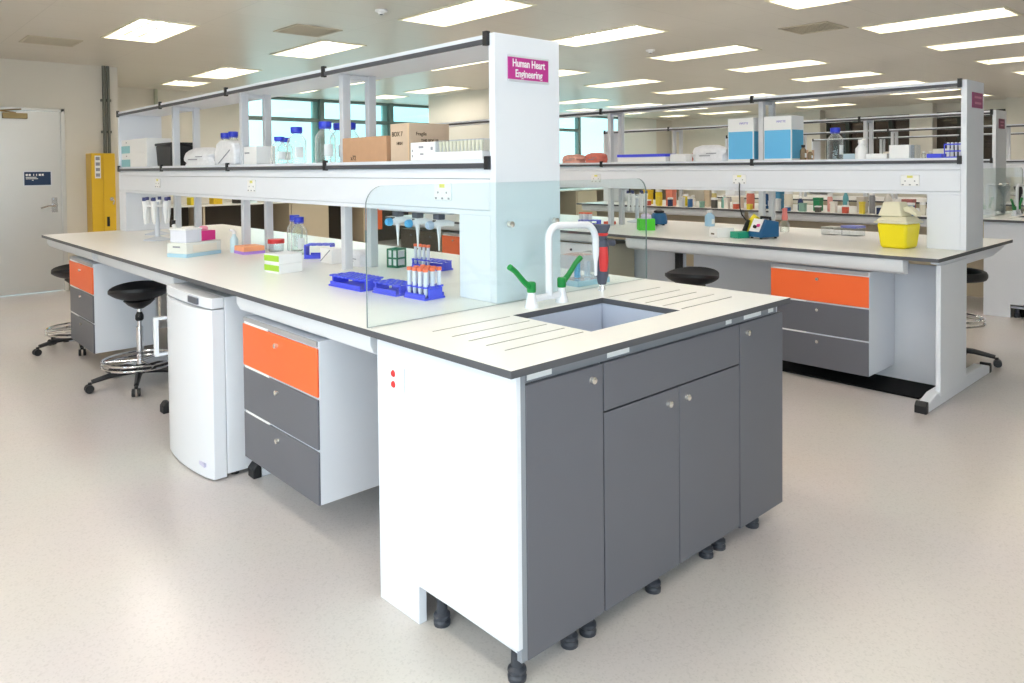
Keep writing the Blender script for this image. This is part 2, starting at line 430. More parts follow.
# air vents and detectors
M_vent = mat('vent_grille', '#c3baa6', .6)
def vent(x, y, label):
    t = thing('air_vent', label, 'vent', (x, y, ZC), group='ceiling air vents')
    f = MB()
    for a in ((-.24, .24, -.24, -.215), (-.24, .24, .215, .24), (-.24, -.215, -.215, .215), (.215, .24, -.215, .215)): f.box(*a, -.008, 0)
    f.build('frame', mat('vent_frame', '#c9bfaa', .5), t)
    g = MB()
    for k in range(14): y_ = -.2+k*.031; g.box(-.214, .214, y_-.008, y_+.006, -.005, 0)
    g.build('grille', M_vent, t)
vent(.36, 7.29, 'flat square air vent in the ceiling above the steel door')
vent(2.08, 5.12, 'square air vent in the ceiling left of the front shelf top')
vent(5.76, 1.88, 'square air vent in the ceiling over the right bench')
def detector(x, y, label):
    t = thing('smoke_detector', label, 'detector', (x, y, ZC), group='ceiling detectors')
    MB().lathe([(.0, -.035), (.025, -.035), (.03, -.02), (.05, -.015), (.052, 0)]).build('housing', M_white2, t)
    MB().cyl((0, 0, -.04), .012, .006).build('sensor', M_lbl, t)
detector(2.11, 3.88, 'round smoke detector on the ceiling left of the front shelves')
detector(5.64, 3.74, 'round smoke detector on the ceiling beyond the end panel sign')

# ------------------------------------------------------------------ benches
Y1 = 5.98
def worktop(bx, y0, H, W, label, core=M_core):
    m = MB(); m.slab([0, W], [0, Y1-y0], -.022, lambda i, j: 0.0, M_whiteg, core, M_groove)
    return tag(m.build('worktop', None, loc=(bx, y0, H)), label, 'worktop')

def leg_frame(bx, y, H, W, label, panel=None, big=False):
    t = thing('leg_frame', label, 'frame', (bx, y, 0), group='T shaped bench leg frames')
    f = MB(); f.prism([(-.14+W/2-.5, .0), (.0+W/2-.5, .0), (.0, .0)], 'y', 0, 0) if False else None
    x0, x1 = .0, 0
    fr = MB()
    a0, a1 = (-.096, 1.12) if big else (.155, W-.155)
    fr.prism([(a0, .0), (a1, .0), (a1, .05), (a1-.15, .085), (a0+.15, .085), (a0, .05)], 'y', -.03, .03)
    fr.build('foot', M_white, t, bev=.006)
    for s, a in ((-1, a0), (1, a1)):
        MB().prism([(a-.04*(s < 0), 0), (a+.04*(s > 0), 0), (a+.04*(s > 0), .045), (a+.02*(s > 0)-.0, .068), (a-.02*(s < 0), .068), (a-.04*(s < 0), .045)], 'y', -.033, .033).build('end_cap', M_black, t, bev=.004)
    q = .1 if big else .135
    MB().prism([(q, H-.045), (q, H-.0225), (W-q, H-.0225), (W-q, H-.045), (W-.4, H-.09), (.4, H-.09)], 'y', -.025, .025).build('top_arm', M_white, t, bev=.004)
    if panel: B(panel[0], panel[1], -.034, -.006, .05, H-.05).build('post', M_white, t, bev=.003)
    else: B(W/2-.11, W/2+.11, -.027, .027, .085, H-.09).build('post', M_white, t, bev=.004)
    return t

def apron(bx, y0, y1, z0, z1, label, side=1):
    # cable tray with a rounded belly under the edge of the worktop
    p = [(.03, z1), (.03, z0+.045), (.045, z0+.015), (.075, z0), (.12, z0), (.13, z1)]
    if side < 0: p = [(-a, b) for a, b in p]
    m = MB(); m.prism(p, 'y', 0, y1-y0)
    return tag(m.build('cable_tray', mat('tray_white', '#e6e8ec', .4), loc=(bx, y0, 0), bev=.003), label, 'tray', group='cable trays under worktop edges')

def shelf_unit(bx, y0, joints, label, H, zf0, zf1, zg, near=True, plates=(), sign=None, detail=True, col_d=.2, xs0=.619, xs1=.99):
    """open shelving spine: posts, service trunk, two shelves, uprights"""
    t = thing('shelf_unit', label, 'shelving', (bx, y0, H))
    g = lambda z: z-H
    L = Y1-y0
    # end panel facing the camera and the far one
    B(xs0, xs1, 0, .035, 0.0005, g(2.008)).build('end_panel', M_white, t, bev=.002)
    B(xs0, xs1, L-.03, L, 0.0005, g(1.992)).build('end_panel', M_white, t, bev=.002)
    B(xs0, xs1, .0355, .035+col_d, 0.0005, g(zf0)).build('column_casing', M_white, t, bev=.002)
    B(xs0, xs1, L-.2, L-.0305, 0.0005, g(zf0)).build('column_casing', M_white, t, bev=.002)
    m = MB()
    m.box(xs0+.004, xs1-.004, .036, L-.031, g(zf0), g(zf0)+.02)
    m.box(xs0, xs1, .036, L-.031, g(zf0)+.0215, g(zf1)-.045)
    m.box(xs0+.002, xs1-.002, .036, L-.031, g(zf1)-.043, g(zf1)-.001)
    m.build('service_trunk', M_white, t, bev=.002)
    js = [.04]+[j-y0 for j in joints]+[L-.035]
    for k, (a, b, nm) in enumerate([(zf1, zf1+.036, 'shelf'), (1.965, 2.004, 'shelf')]):
        s = MB(); s.box(xs0-.006, xs1+.006, .036, L-.031, g(a)+.016, g(b)); so = s.build(nm, M_white, t, bev=.001)
        r = MB()
        for q in (xs0-.014,): r.box(q, q+.008, .036, L-.031, g(a), g(a)+.0205)
        lab(r.build('edge_trim', M_trim, so), 'dark edge trim')
        for sx in (xs0-.017,):
            for j in js:
                MB().box(sx, sx+.02, j-.012, j+.012, g(a)-.006, g(b)+.012).build('clip', M_black, so)
    for j in [j-y0 for j in joints]:
        for z0_, z1_, top in ((0.0005, g(zf0), False), (g(zf1)+.0365, g(1.98), True)):
            f = MB()
            for a in (xs0+.075, xs0+.235):
                f.box(a, a+.022, j-.05, j-.01, z0_, z1_); f.box(a+.0225, a+.05, j-.046, j-.014, z0_, z1_)
            if top: f.box(xs0+.1255, xs0+.2345, j-.046, j-.014, z1_-.03, z1_-.005)
            f.build('upright', M_alu, t, bev=.002)
    for y in plates:
        for sx, s in ((xs0, -1),):
            p = MB(); p.box(sx-.006, sx, y-y0-.06, y-y0+.06, g(zf0)+.055, g(zf0)+.13); po = p.build('socket_plate', M_white2, t, bev=.003)
            q = MB()
            for k in (-.045, .0, .045): q.box(sx-.0075, sx-.0062, y-y0+k-.006, y-y0+k+.006, g(zf0)+.06, g(zf0)+.068)
            for k in (-.03, .03): q.box(sx-.0075, sx-.0062, y-y0+k-.004, y-y0+k+.004, g(zf0)+.085, g(zf0)+.093)
            q.build('socket_hole', M_inkg, po)
            B(sx-.0075, sx-.0062, y-y0-.018, y-y0+.018, g(zf0)+.11, g(zf0)+.126).build('sticker', mat('yellow_sticker', '#ece682', .5), po)
    return t

def drawer_unit(bx, y0, y1, z0, z1, label, depth=.44, stk=.3, lbls=True):
    """three drawer pedestal hung under the worktop, fronts face -X"""
    t = thing('drawer_unit', label, 'drawers', (bx, y0, z0)); W = y1-y0; Hh = z1-z0
    b = MB(); b.box(.02, depth, 0, W, .0, Hh); b.build('body', M_white, t, bev=.002)
    r = MB(); r.box(.012, .0195, .005, W-.005, Hh-.022, Hh-.001); r.build('top_rail', mat('rail_grey', '#b9b7b9', .4, .3), t)
    hs = [(0, .325), (.34, .645), (.66, .955)]
    for k, (a, c) in enumerate(hs):
        d_ = B(.010, .0195, .0, W, Hh*a, Hh*c).build('drawer', M_orange if k == 2 else M_dark, t, bev=.003)
        if k == 2: lab(d_, 'orange top drawer front')
        MB().lathe([(.0, -.014), (.01, -.013), (.011, 0)], (.010, W*.5, Hh*(c)-.045), 12, None, 'x').build('lock', M_lock, d_)
        if lbls: B(.0095, .0118 if k == 2 else .019, W*.62, W*.97, Hh*c+.001, Hh*c+.011).build('label_strip', M_white2, t)
    return t

# --- bench 1 (front) --------------------------------------------------
W1 = 1.56
worktop(0, .7305, H, W1, 'long pale worktop of the front bench, with dark edge, carrying blue tube racks')
J1 = [2.12, 3.44, 4.77]
su = shelf_unit(0, .757, J1, 'white open shelving on the front bench with the magenta sign on its end', H, 1.276, 1.469, 0, plates=(1.1, 3.07, 4.88))
# sign on the end panel
def end_sign(x, y, z, w, h, body, label, size, cols, sx=1):
    s = thing('sign', label, 'sign', (x, y, z))
    B(-w/2, w/2, -.006, 0, -h/2, h/2).build('sign_plate', cols, s)
    f = MB(); f.box(-w/2-.002, w/2+.002, -.009, 0, h/2, h/2+.008); f.box(-w/2-.002, w/2+.002, -.009, 0, -h/2-.008, -h/2); f.build('sign_holder', M_alu, s)
    tx = text('sign_lettering', body, size, M_white2, s, (0, -.0065, .0), (PI/2, 0, 0), bold=.0006)
    tx.scale = (sx, 1, 1)
    return s
end_sign(.803, .7565, 1.875, .232, .088, 'Human Heart\nEngineering', .042, 'magenta sign reading Human Heart Engineering on the front shelving end panel', .042, M_sign) if False else None
def sign_(x, y, z, w, h, body, label, size, sx, m=M_sign):
    s = thing('sign', label, 'sign', (x, y, z))
    B(-w/2, w/2, -.006, 0, -h/2, h/2).build('sign_plate', m, s)
    f = MB(); f.box(-w/2-.002, w/2+.002, -.009, 0, h/2, h/2+.008); f.box(-w/2-.002, w/2+.002, -.009, 0, -h/2-.008, -h/2); f.build('sign_holder', M_alu, s)
    tx = text('sign_lettering', body, size, M_white2, s, (0, -.0066, .0), (PI/2, 0, 0), bold=.0008, sp=.95); tx.scale = (sx, 1, 1)
    return s
sign_(.803, .7565, 1.873, .228, .09, 'Human Heart\nEngineering', 'magenta sign reading Human Heart Engineering on the front shelving end panel', .044, .76)

leg_frame(0, 1.975, H, W1, 'white leg frame with black toe cap between the fridge and the near drawers')
leg_frame(0, 3.27, H, W1, 'white leg frame with black toe cap on the far side of the fridge')
leg_frame(0, 4.4, H, W1, 'white leg frame behind the near stool under the front bench')
leg_frame(0, 5.85, H, W1, 'white leg frame at the far end of the front bench')
apron(0, .755, 1.9, .815, .9015, 'white rounded cable tray above the near orange drawer')
apron(0, 2.75, 4.3, .815, .9015, 'white cable tray above the near stool')
apron(0, 4.45, 5.93, .815, .9015, 'white cable tray at the far end of the front bench')
drawer_unit(.033, 1.165, 1.866, .155, .80, 'three drawer unit, orange over two grey, right of the small fridge')
drawer_unit(.033, 4.51, 5.2, .15, .80, 'three drawer unit with orange top behind the near stool, far left')

# rear face : modesty panel for bench 1
tag(B(.9, .915, .99, 5.8, .09, .83).build('modesty_panel', M_white, bev=.002), 'white upright back panel running under the middle of the front bench', 'panel')

# --- sink end of bench 1 ----------------------------------------------
def sink_end(bx, first=True):
    W = W1; nm = 'front bench' if first else 'third bench'
    gx = [.14, .49]; gx2 = [1.04, 1.41]
    gy = [.18, .265, .35, .435, .54]
    X = [0, .14, .49, .515, 1.0, 1.06, 1.41, W]
    ysl = [0]
    for g in gy: ysl += [g-.003, g+.003]
    ysl += [.15, .155, .5405+.01, .73]
    ysl = sorted(set([0, .73]+[q for g in gy for q in (g-.0035, g+.0035)]+[.165, .548]))
    X = [0, .14, .49, .512, 1.02, 1.05, 1.41, W]
    def f(i, j):
        yc = (ysl[j]+ysl[j+1])/2; xc = (X[i]+X[i+1])/2
        if .512 < xc < 1.02 and .165 < yc < .548: return None
        if (.14 < xc < .49 or 1.05 < xc < 1.41) and any(abs(yc-g) < .002 for g in gy): return -.004
        return 0.0
    m = MB(); m.slab(X, ysl, -.022, f, M_whiteg, M_core, M_groove)
    wt = tag(m.build('sink_worktop', None, loc=(bx, 0, H)), 'pale sink worktop with drainage grooves at the near end of the %s' % nm, 'worktop')
    # basin
    b = MB(); a0, a1, b0, b1, d, w_ = .5, 1.032, .153, .56, .2, .012
    b.box(a0, a1, b0, b1, -.022-d, -.022-d+w_)
    for q in ((a0, a0+w_-.002, b0, b1), (a1-w_+.002, a1, b0, b1), (a0+w_, a1-w_, b0, b0+w_-.002), (a0+w_, a1-w_, b1-w_+.002, b1)): b.box(*q, -.022-d+w_, -.0225)
    b.build('basin', M_sink, wt, bev=.003)
    MB().lathe([(.035, 0), (.03, .003), (.0, .002)], (.77, .36, -.022-d+w_), 16).build('drain', M_chrome, wt)
    # cabinet
    c = thing('sink_cabinet', 'white and charcoal sink cabinet on black feet at the near end of the %s' % nm, 'cabinet', (bx, 0, 0))
    zb = .085
    m = MB()
    m.box(.079, 1.526, .0505, .6, zb, zb+.018)
    m.box(.079, 1.526, .058, .08, H-.075, H-.0235); m.box(.079, 1.526, .58, .598, zb+.02, H-.0235)
    m.box(.43, .445, .06, .57, zb+.02, .64); m.box(1.21, 1.225, .06, .57, zb+.02, .64)
    m.build('carcass', M_white, c)
    sp = MB(); sp.prism([(.03, .125), (.485, .125), (.485, 0), (.705, 0), (.705, H-.0235), (.03, H-.0235)], 'x', .04, .0625)
    for k, (vx, vy, vz) in enumerate(sp.v):      # the panel splays out very slightly towards the back
        if vx < .05: sp.v[k] = (.045-.018*(vy-.03)/.675, vy, vz)
    sp.build('side_panel', M_white, c, bev=.0015)
    B(.058, .0815, .031, .0495, zb, H-.0235).build('edge_band', mat('edge_band_grey', '#8f949c', .4), c, bev=.001)
    B(1.528, 1.5455, .0505, .7, 0.09, H-.0235).build('side_panel', M_white, c, bev=.0015)
    B(.063, 1.545, .7, .715, .085, H-.0235).build('back_panel', M_white, c)
    def door(name, x0, x1, z0, z1, kn=None):
        dd = B(x0, x1, .03, .0485, z0, z1).build(name, M_dark, c, bev=.0015)
        if kn: MB().lathe([(.0, -.014), (.011, -.012), (.012, 0)], (kn[0], .03, kn[1]), 14, None, 'y').build('lock', M_lock, dd)
        return dd
    door('door', .083, .412, .082, .862, (.361, .822)); door('door', .418, .815, .082, .706, (.755, .66)); door('door', .819, 1.212, .082, .706, (.862, .66)); door('door', 1.218, 1.551, .07, .862, (1.269, .822))
    door('false_front', .418, 1.212, .712, .862)
    B(.082, 1.526, .045, .0498, .863, .9).build('rail', mat('rail_grey_paint', '#8d8f95', .45), c)
    for a, b_ in ((.1, .2), (.45, .56), (1.14, 1.18), (1.27, 1.4), (1.46, 1.5)): B(a, b_, .0435, .0448, .87, .893).build('label_strip', M_white2, c)
    for (x, y) in ((.09, .085), (.31, .085), (.395, .085), (.735, .085), (1.065, .085), (1.15, .085), (1.4, .085), (.09, .44), (.735, .5), (1.4, .5)):
        MB().lathe([(.027, 0), (.028, .012), (.023, .02), (.028, .026), (.027, .034), (.018, .042), (.017, zb), (0, zb)], (x, y, 0), 16).build('foot', M_foot, c)
    if first:
        o = thing('power_socket', 'small white wall socket plate with two red outlets on the white cabinet side', 'socket', (.0295, .6, .777))
        B(-.008, 0, -.055, .055, -.04, .045).build('plate', M_white2, o, bev=.003)
        for z in (.018, -.018):
            mm = MB(); mm.lathe([(0, -.012), (.009, -.012), (.012, -.0082)], (0, .0, z), 12, None, 'x'); mm.build('outlet', M_red, o)
    # glass screen
    gs = thing('glass_screen', 'clear rounded glass splash screen standing behind the tap on the %s' % nm, 'screen', (bx, .737, H))
    x0, x1, z1, r = .012, 1.575, .487, .07
    poly = [(x0, 0.001), (x1, 0.001)] + [(x1-r+r*math.cos(a), z1-r+r*math.sin(a)) for a in [k*PI/16 for k in range(9)]] + [(x0+r+r*math.cos(a), z1-r+r*math.sin(a)) for a in [PI/2+k*PI/16 for k in range(9)]]
    g = MB(); n = len(poly); t_ = .008
    vs = [(p[0], 0, p[1]) for p in poly] + [(p[0], t_, p[1]) for p in poly]
    g.add(vs, [tuple(range(n))], G_screen); g.add(vs, [tuple(range(n, 2*n))[::-1]], G_screen)
    g.add(vs, [((i+1) % n, i, n+i, n+(i+1) % n) for i in range(n)], M_gedge)
    g.build('pane', None, gs)
    for x in (.672, .93):
        MB().lathe([(0, -.022), (.012, -.02), (.013, 0)], (x, 0, 1.243-H), 14, None, 'y').build('bolt', M_lock, gs)
    # tap
    tp = thing('lab_tap', 'white gooseneck mixer tap with two green levers on the %s sink' % nm, 'tap', (bx+.735, .605, H))
    m = MB()
    for x in (-.07, .1): m.lathe([(.027, .0), (.026, .008), (.016, .05), (.016, .06)], (x, 0, 0), 18)
    m.tube([(-.07, 0, .032), (.1, 0, .032)], .014, 14)
    m.build('body', M_fridge, tp)
    pts = [(.028, 0, .03), (.028, 0, .26)] + [(.078-.05*math.cos(a), 0, .26+.05*math.sin(a)) for a in [k*PI/12 for k in range(1, 7)]]
    pts += [(.225, 0, .305)] + [(.24+.07*math.sin(a), 0, .235+.07*math.cos(a)) for a in [k*PI/12 for k in range(1, 7)]] + [(.31, 0, .2)]
    m = MB(); m.tube(pts, .0145, 14); m.lathe([(.015, .2), (.0135, .17), (.008, .14), (.006, .085), (.006, .085)], (.31, 0, 0), 14)
    m.build('spout', M_fridge, tp)
    for x, s in ((-.07, -1), (.1, 1)):
        m = MB(); m.lathe([(.017, .06), (.018, .068), (.018, .095), (.014, .1), (0, .101)], (x, 0, 0), 16)
        m.tube([(x, 0, .075), (x+s*.04, 0, .105), (x+s*.085, 0, .15), (x+s*.115, 0, .17)], [.014, .011, .0105, .012], 10)
        m.build('lever', M_green, tp)
    return wt
sink_end(0)
# pipette controller standing behind the sink
pc = thing('pipette_controller', 'dark grey and red handheld pipette controller standing upright behind the sink', 'pipette', (1.15, .66, H))
m = MB(); m.tube([(0, 0, .03), (0, 0, .07), (.003, 0, .2), (.0, 0, .225)], [.018, .027, .029, .024], 14); m.tube([(0, 0, .2), (.045, 0, .21), (.075, -.005, .205)], [.018, .014, .014], 10)
m.lathe([(.02, .225), (.022, .245), (.037, .283), (.037, .292), (0, .294)], (0, 0, 0), 16); m.build('body', mat('slate_rubber', '#4a5060', .5), pc)
MB().tube([(-.008, -.014, .09), (-.008, -.017, .14), (-.007, -.014, .195)], [.018, .021, .019], 12).build('grip', M_red, pc)
MB().lathe([(.024, .243), (.03, .25), (.027, .256)], (0, 0, 0), 16).build('ring', M_red, pc)
m = MB(); m.tube([(0, 0, .001), (0, 0, .03)], [.01, .009], 10); m.tube([(-.02, 0, .004), (-.016, 0, .02), (-.006, 0, .034)], .004, 8); m.tube([(.02, 0, .004), (.016, 0, .02), (.006, 0, .034)], .004, 8); m.build('stand', M_chrome, pc)
# clear box with pale blue foot behind the screen
cb = thing('clear_box', 'clear plastic box with pale blue base just behind the glass screen', 'box', (1.26, .86, H))
m = MB(); m.box(-.11, .11, -.06, .06, .0, .025); m.build('base', mat('pale_blue_plastic', '#b9def0', .4), cb)
m = MB(); m.box(-.108, .108, -.058, .058, .0255, .14); m.build('shell', G_clear, cb)
for k, x in enumerate((-.05, .02)): B(x, x+.02, .0, .02, .03, .1).build('vial', M_tube if k else M_sky, cb)

# --- fridge -----------------------------------------------------------
fr = thing('small_fridge', 'white under counter fridge with curved door between leg frames', 'fridge', (-.018, 2.045, 0))
FW = .625
B(.05, .56, 0, FW, .02, .868).build('body', M_fridge, fr, bev=.004)
def bulge(z0, z1, dep, n=10):
    pts = [(.048, .0)] + [(-.018-dep*math.sin(PI*k/n)**.8 if 0 < k < n else -.012, FW*k/n) for k in range(n+1)] + [(.048, FW)]
    m = MB(); m.prism(pts, 'z', z0, z1); return m
bulge(.008, .812, .035).build('door', M_fridge, fr, bev=.003)
bulge(.818, .868, .014).build('control_panel', M_fridge, fr, bev=.003)
m = MB(); m.box(-.037, -.02, .12, .24, .828, .858); m.build('display', M_lbl, fr)

m = MB(); m.box(-.06, .0, FW+.002, FW+.03, .49, .505); m.box(-.06, .0, FW+.002, FW+.03, .68, .695); m.box(-.075, -.055, FW+.0, FW+.03, .49, .695)
m.build('handle', M_fridge, fr, bev=.003)
B(-.04, -.0195, .055, .13, .06, .078).build('badge', mat('lilac_badge', '#c9c6de', .5), fr)
for y in (.04, FW-.04): MB().cyl((.1, y, 0), .02, .02).build('foot', M_black, fr)
for y in (.04, FW-.04): MB().cyl((.5, y, 0), .02, .02).build('foot', M_black, fr)

# --- bench 2 ----------------------------------------------------------
X2 = 3.48; W2 = 1.585
worktop(X2, .048, H2, W2, 'long pale worktop of the right hand bench, carrying the yellow waste bin')
shelf_unit(X2, .066, [1.572, 3.131, 4.55], 'white open shelving on the right hand bench with two blue and white boxes', H2, 1.262, 1.469, 0, plates=(.405, 1.685, 3.2), xs0=.575, xs1=.93, col_d=.2)
sign_(X2+.772, .0655, 1.88, .215, .1, 'Cardiac\nTissue', 'dull pink sign on the end panel of the right hand bench shelving', .04, .8, mat('rose_sign', '#a5507a', .4)) if False else None
s = thing('sign', 'dull pink sign on the end panel of the right hand bench shelving', 'sign', (X2+.775, .0655, 1.882))
B(-.105, .105, -.006, 0, -.05, .05).build('sign_plate', mat('rose_sign', '#a5507a', .4), s)
m = MB(); m.box(-.07, .075, -.0075, -.0062, .012, .026); m.box(-.06, .07, -.0075, -.0062, -.026, -.012); m.build('sign_lettering', mat('faded_pink', '#d59ab0', .5), s)
leg_frame(X2, .1, H2, W2, 'white leg frame with broad end panel and black toe cap, right hand bench', panel=(.1, .59), big=True)
leg_frame(X2, 2.1, H2, W2, 'white leg frame beyond the stool under the right hand bench')
leg_frame(X2, 4.2, H2, W2, 'white leg frame in the middle of the right hand bench')
leg_frame(X2, 5.85, H2, W2, 'white leg frame at the far end of the right hand bench')
apron(X2-.02, .25, 2.4, .785, .879, 'white cable tray above the orange drawer of the right hand bench')
apron(X2-.02, 2.75, 5.9, .80, .879, 'white cable tray along the far half of the right hand bench')
drawer_unit(X2+.04, .468, 1.137, .105, .775, 'three drawer unit, orange over two charcoal, under the right hand bench', lbls=True)
mp = thing('modesty_panel', 'white back panel behind the drawers of the right hand bench', 'panel', (X2+.485, 0, .0125))
for a, b in ((.135, 2.06), (2.14, 4.16), (4.24, 5.81)): B(0, .015, a, b, 0, .787).build('board', M_white, mp, bev=.002)
tag(B(X2+.14, X2+.52, .2, 5.7, .0, .012).build('floor_sheet', mat('matt_black', '#0d0d0d', .8, spec=.2), bev=.003), 'flat black strip on the floor under the right hand bench', 'floor mat')  # thin flat black sheet on the floor below the bench
m = MB(); m.box(0, .04, 0, .05, .3, .72)
tag(B(X2+.42, X2+.48, 2.16, 2.2, .0125, .8).build('cable_riser', M_black), 'black vertical cable riser under the right hand bench behind the stool', 'cable riser')
# cupboards further along the aisle side of bench 2
def cupboard(bx, y0, y1, z0, z1, m, label, n=1, lockc=M_lbl, cat='cabinet'):
    t = thing('cupboard', label, cat, (bx, y0, z0))
    B(.02, .42, 0, y1-y0, 0, z1-z0).build('body', M_beige, t)
    w = (y1-y0)/n
    for k in range(n):
        dd = B(0, .0195, k*w+.002, (k+1)*w-.002, .0, z1-z0).build('door', m, t, bev=.002)
        MB().lathe([(.0, -.012), (.01, -.011), (.011, 0)], (0, k*w+w*.4, z1-z0-.06), 10, None, 'x').build('lock', lockc, dd)
    return t
cupboard(X2+.04, 2.66, 3.6, .013, .79, M_white, 'white cupboard under the right hand bench seen below the tap spout', 1)
drawer_unit(X2+.04, 4.55, 4.95, .12, .77, 'orange topped drawer unit seen through the front bench gap, right of the pipettes')
cupboard(X2+.04, 5.0, 5.72, .013, .77, M_brown, 'dark cupboard seen through the front bench gap behind the pipettes', 2)

# --- bench 3 (same kind as bench 1), benches 4 and 5 -------------------
X3 = 6.82
worktop(X3, .7305, H, W1, 'long pale worktop of the third bench, crowded with small boxes and bottles')
shelf_unit(X3, .757, J1, 'white open shelving on the third bench, seen beyond the right hand bench', H, 1.276, 1.469, 0)
s = thing('sign', 'small dark pink sign on the end panel of the third bench shelving', 'sign', (X3+.8, .7565, 1.87))
B(-.1, .1, -.006, 0, -.05, .05).build('sign_plate', mat('plum_sign', '#8a4462', .4), s)
m = MB(); m.box(-.06, .06, -.0075, -.0062, .01, .024); m.box(-.05, .05, -.0075, -.0062, -.024, -.01); m.build('sign_lettering', mat('faded_pink', '#d59ab0', .5), s)
sink_end(X3, False)
for y, q in ((1.93, 'near end'), (4.0, 'middle'), (5.85, 'far end')): leg_frame(X3, y, H, W1, 'white leg frame at the %s of the third bench' % q)
apron(X3, .755, 3.2, .815, .9015, 'white cable tray along the near half of the third bench')
apron(X3, 3.3, 5.9, .815, .9015, 'white cable tray along the far half of the third bench')
tag(B(X3+.5, X3+.515, .8, 5.8, .09, .83).build('modesty_panel', M_beige), 'beige back panel under the third bench', 'panel')
tag(B(X3+.12, X3+1.45, .13, .47, .0, .08).build('shade_block', MATS['matt_black']), 'low black block in place of the shade under the sink cabinet of the third bench', 'shade_block')  # black box standing in for the shade below the raised cabinet
fk = thing('filter_funnel', 'black filter funnel on a stem beside the third bench tap', 'funnel', (X3+1.13, .667, H))
MB().lathe([(.03, 0), (.03, .02), (.015, .04), (.012, .17), (.02, .2), (.055, .27), (.058, .29), (0, .285)], (0, 0, 0), 16).build('stem', M_black, fk)
for k, bx in enumerate((10.3, 13.78)):
    nm = ('fourth', 'fifth')[k]
    worktop(bx, .048, H2, W2, 'pale worktop of the %s bench on the far right side' % nm)
    shelf_unit(bx, .066, [1.57, 3.1, 4.6], 'white open shelving on the %s bench on the far right side' % nm, H2, 1.262, 1.469, 0)
    for y in (.2, 5.8): leg_frame(bx, y, H2, W2, 'white leg frame at the %s end of the %s bench' % ('near' if y < 1 else 'far', nm))
    tag(B(bx+.5, bx+.515, .3, 5.7, .0, .8).build('modesty_panel', M_beige), 'beige back panel under the %s bench' % nm, 'panel')

# --- low bench and cupboards along the window wall ---------------------
wb = thing('wall_bench', 'low bench with dark open bays along the window wall, seen under the shelves', 'bench', (1.6, 10.65, 0))
B(0, 15.0, 0, .78, .88, .905).build('worktop', M_whiteg, wb)
for k in range(11): B(k*1.48, k*1.48+.03, .03, .78, 0, .879).build('bay_side', M_beige, wb)
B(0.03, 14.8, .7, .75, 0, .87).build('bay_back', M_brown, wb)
for k in (2, 4, 7): B(k*1.48+.04, k*1.48+.75, .02, .6, .08, .87).build('door', M_beige, wb)
for k in (3,): B(k*1.48+.04, k*1.48+.4, .01, .6, .3, .87).build('drawer', M_orange, wb)

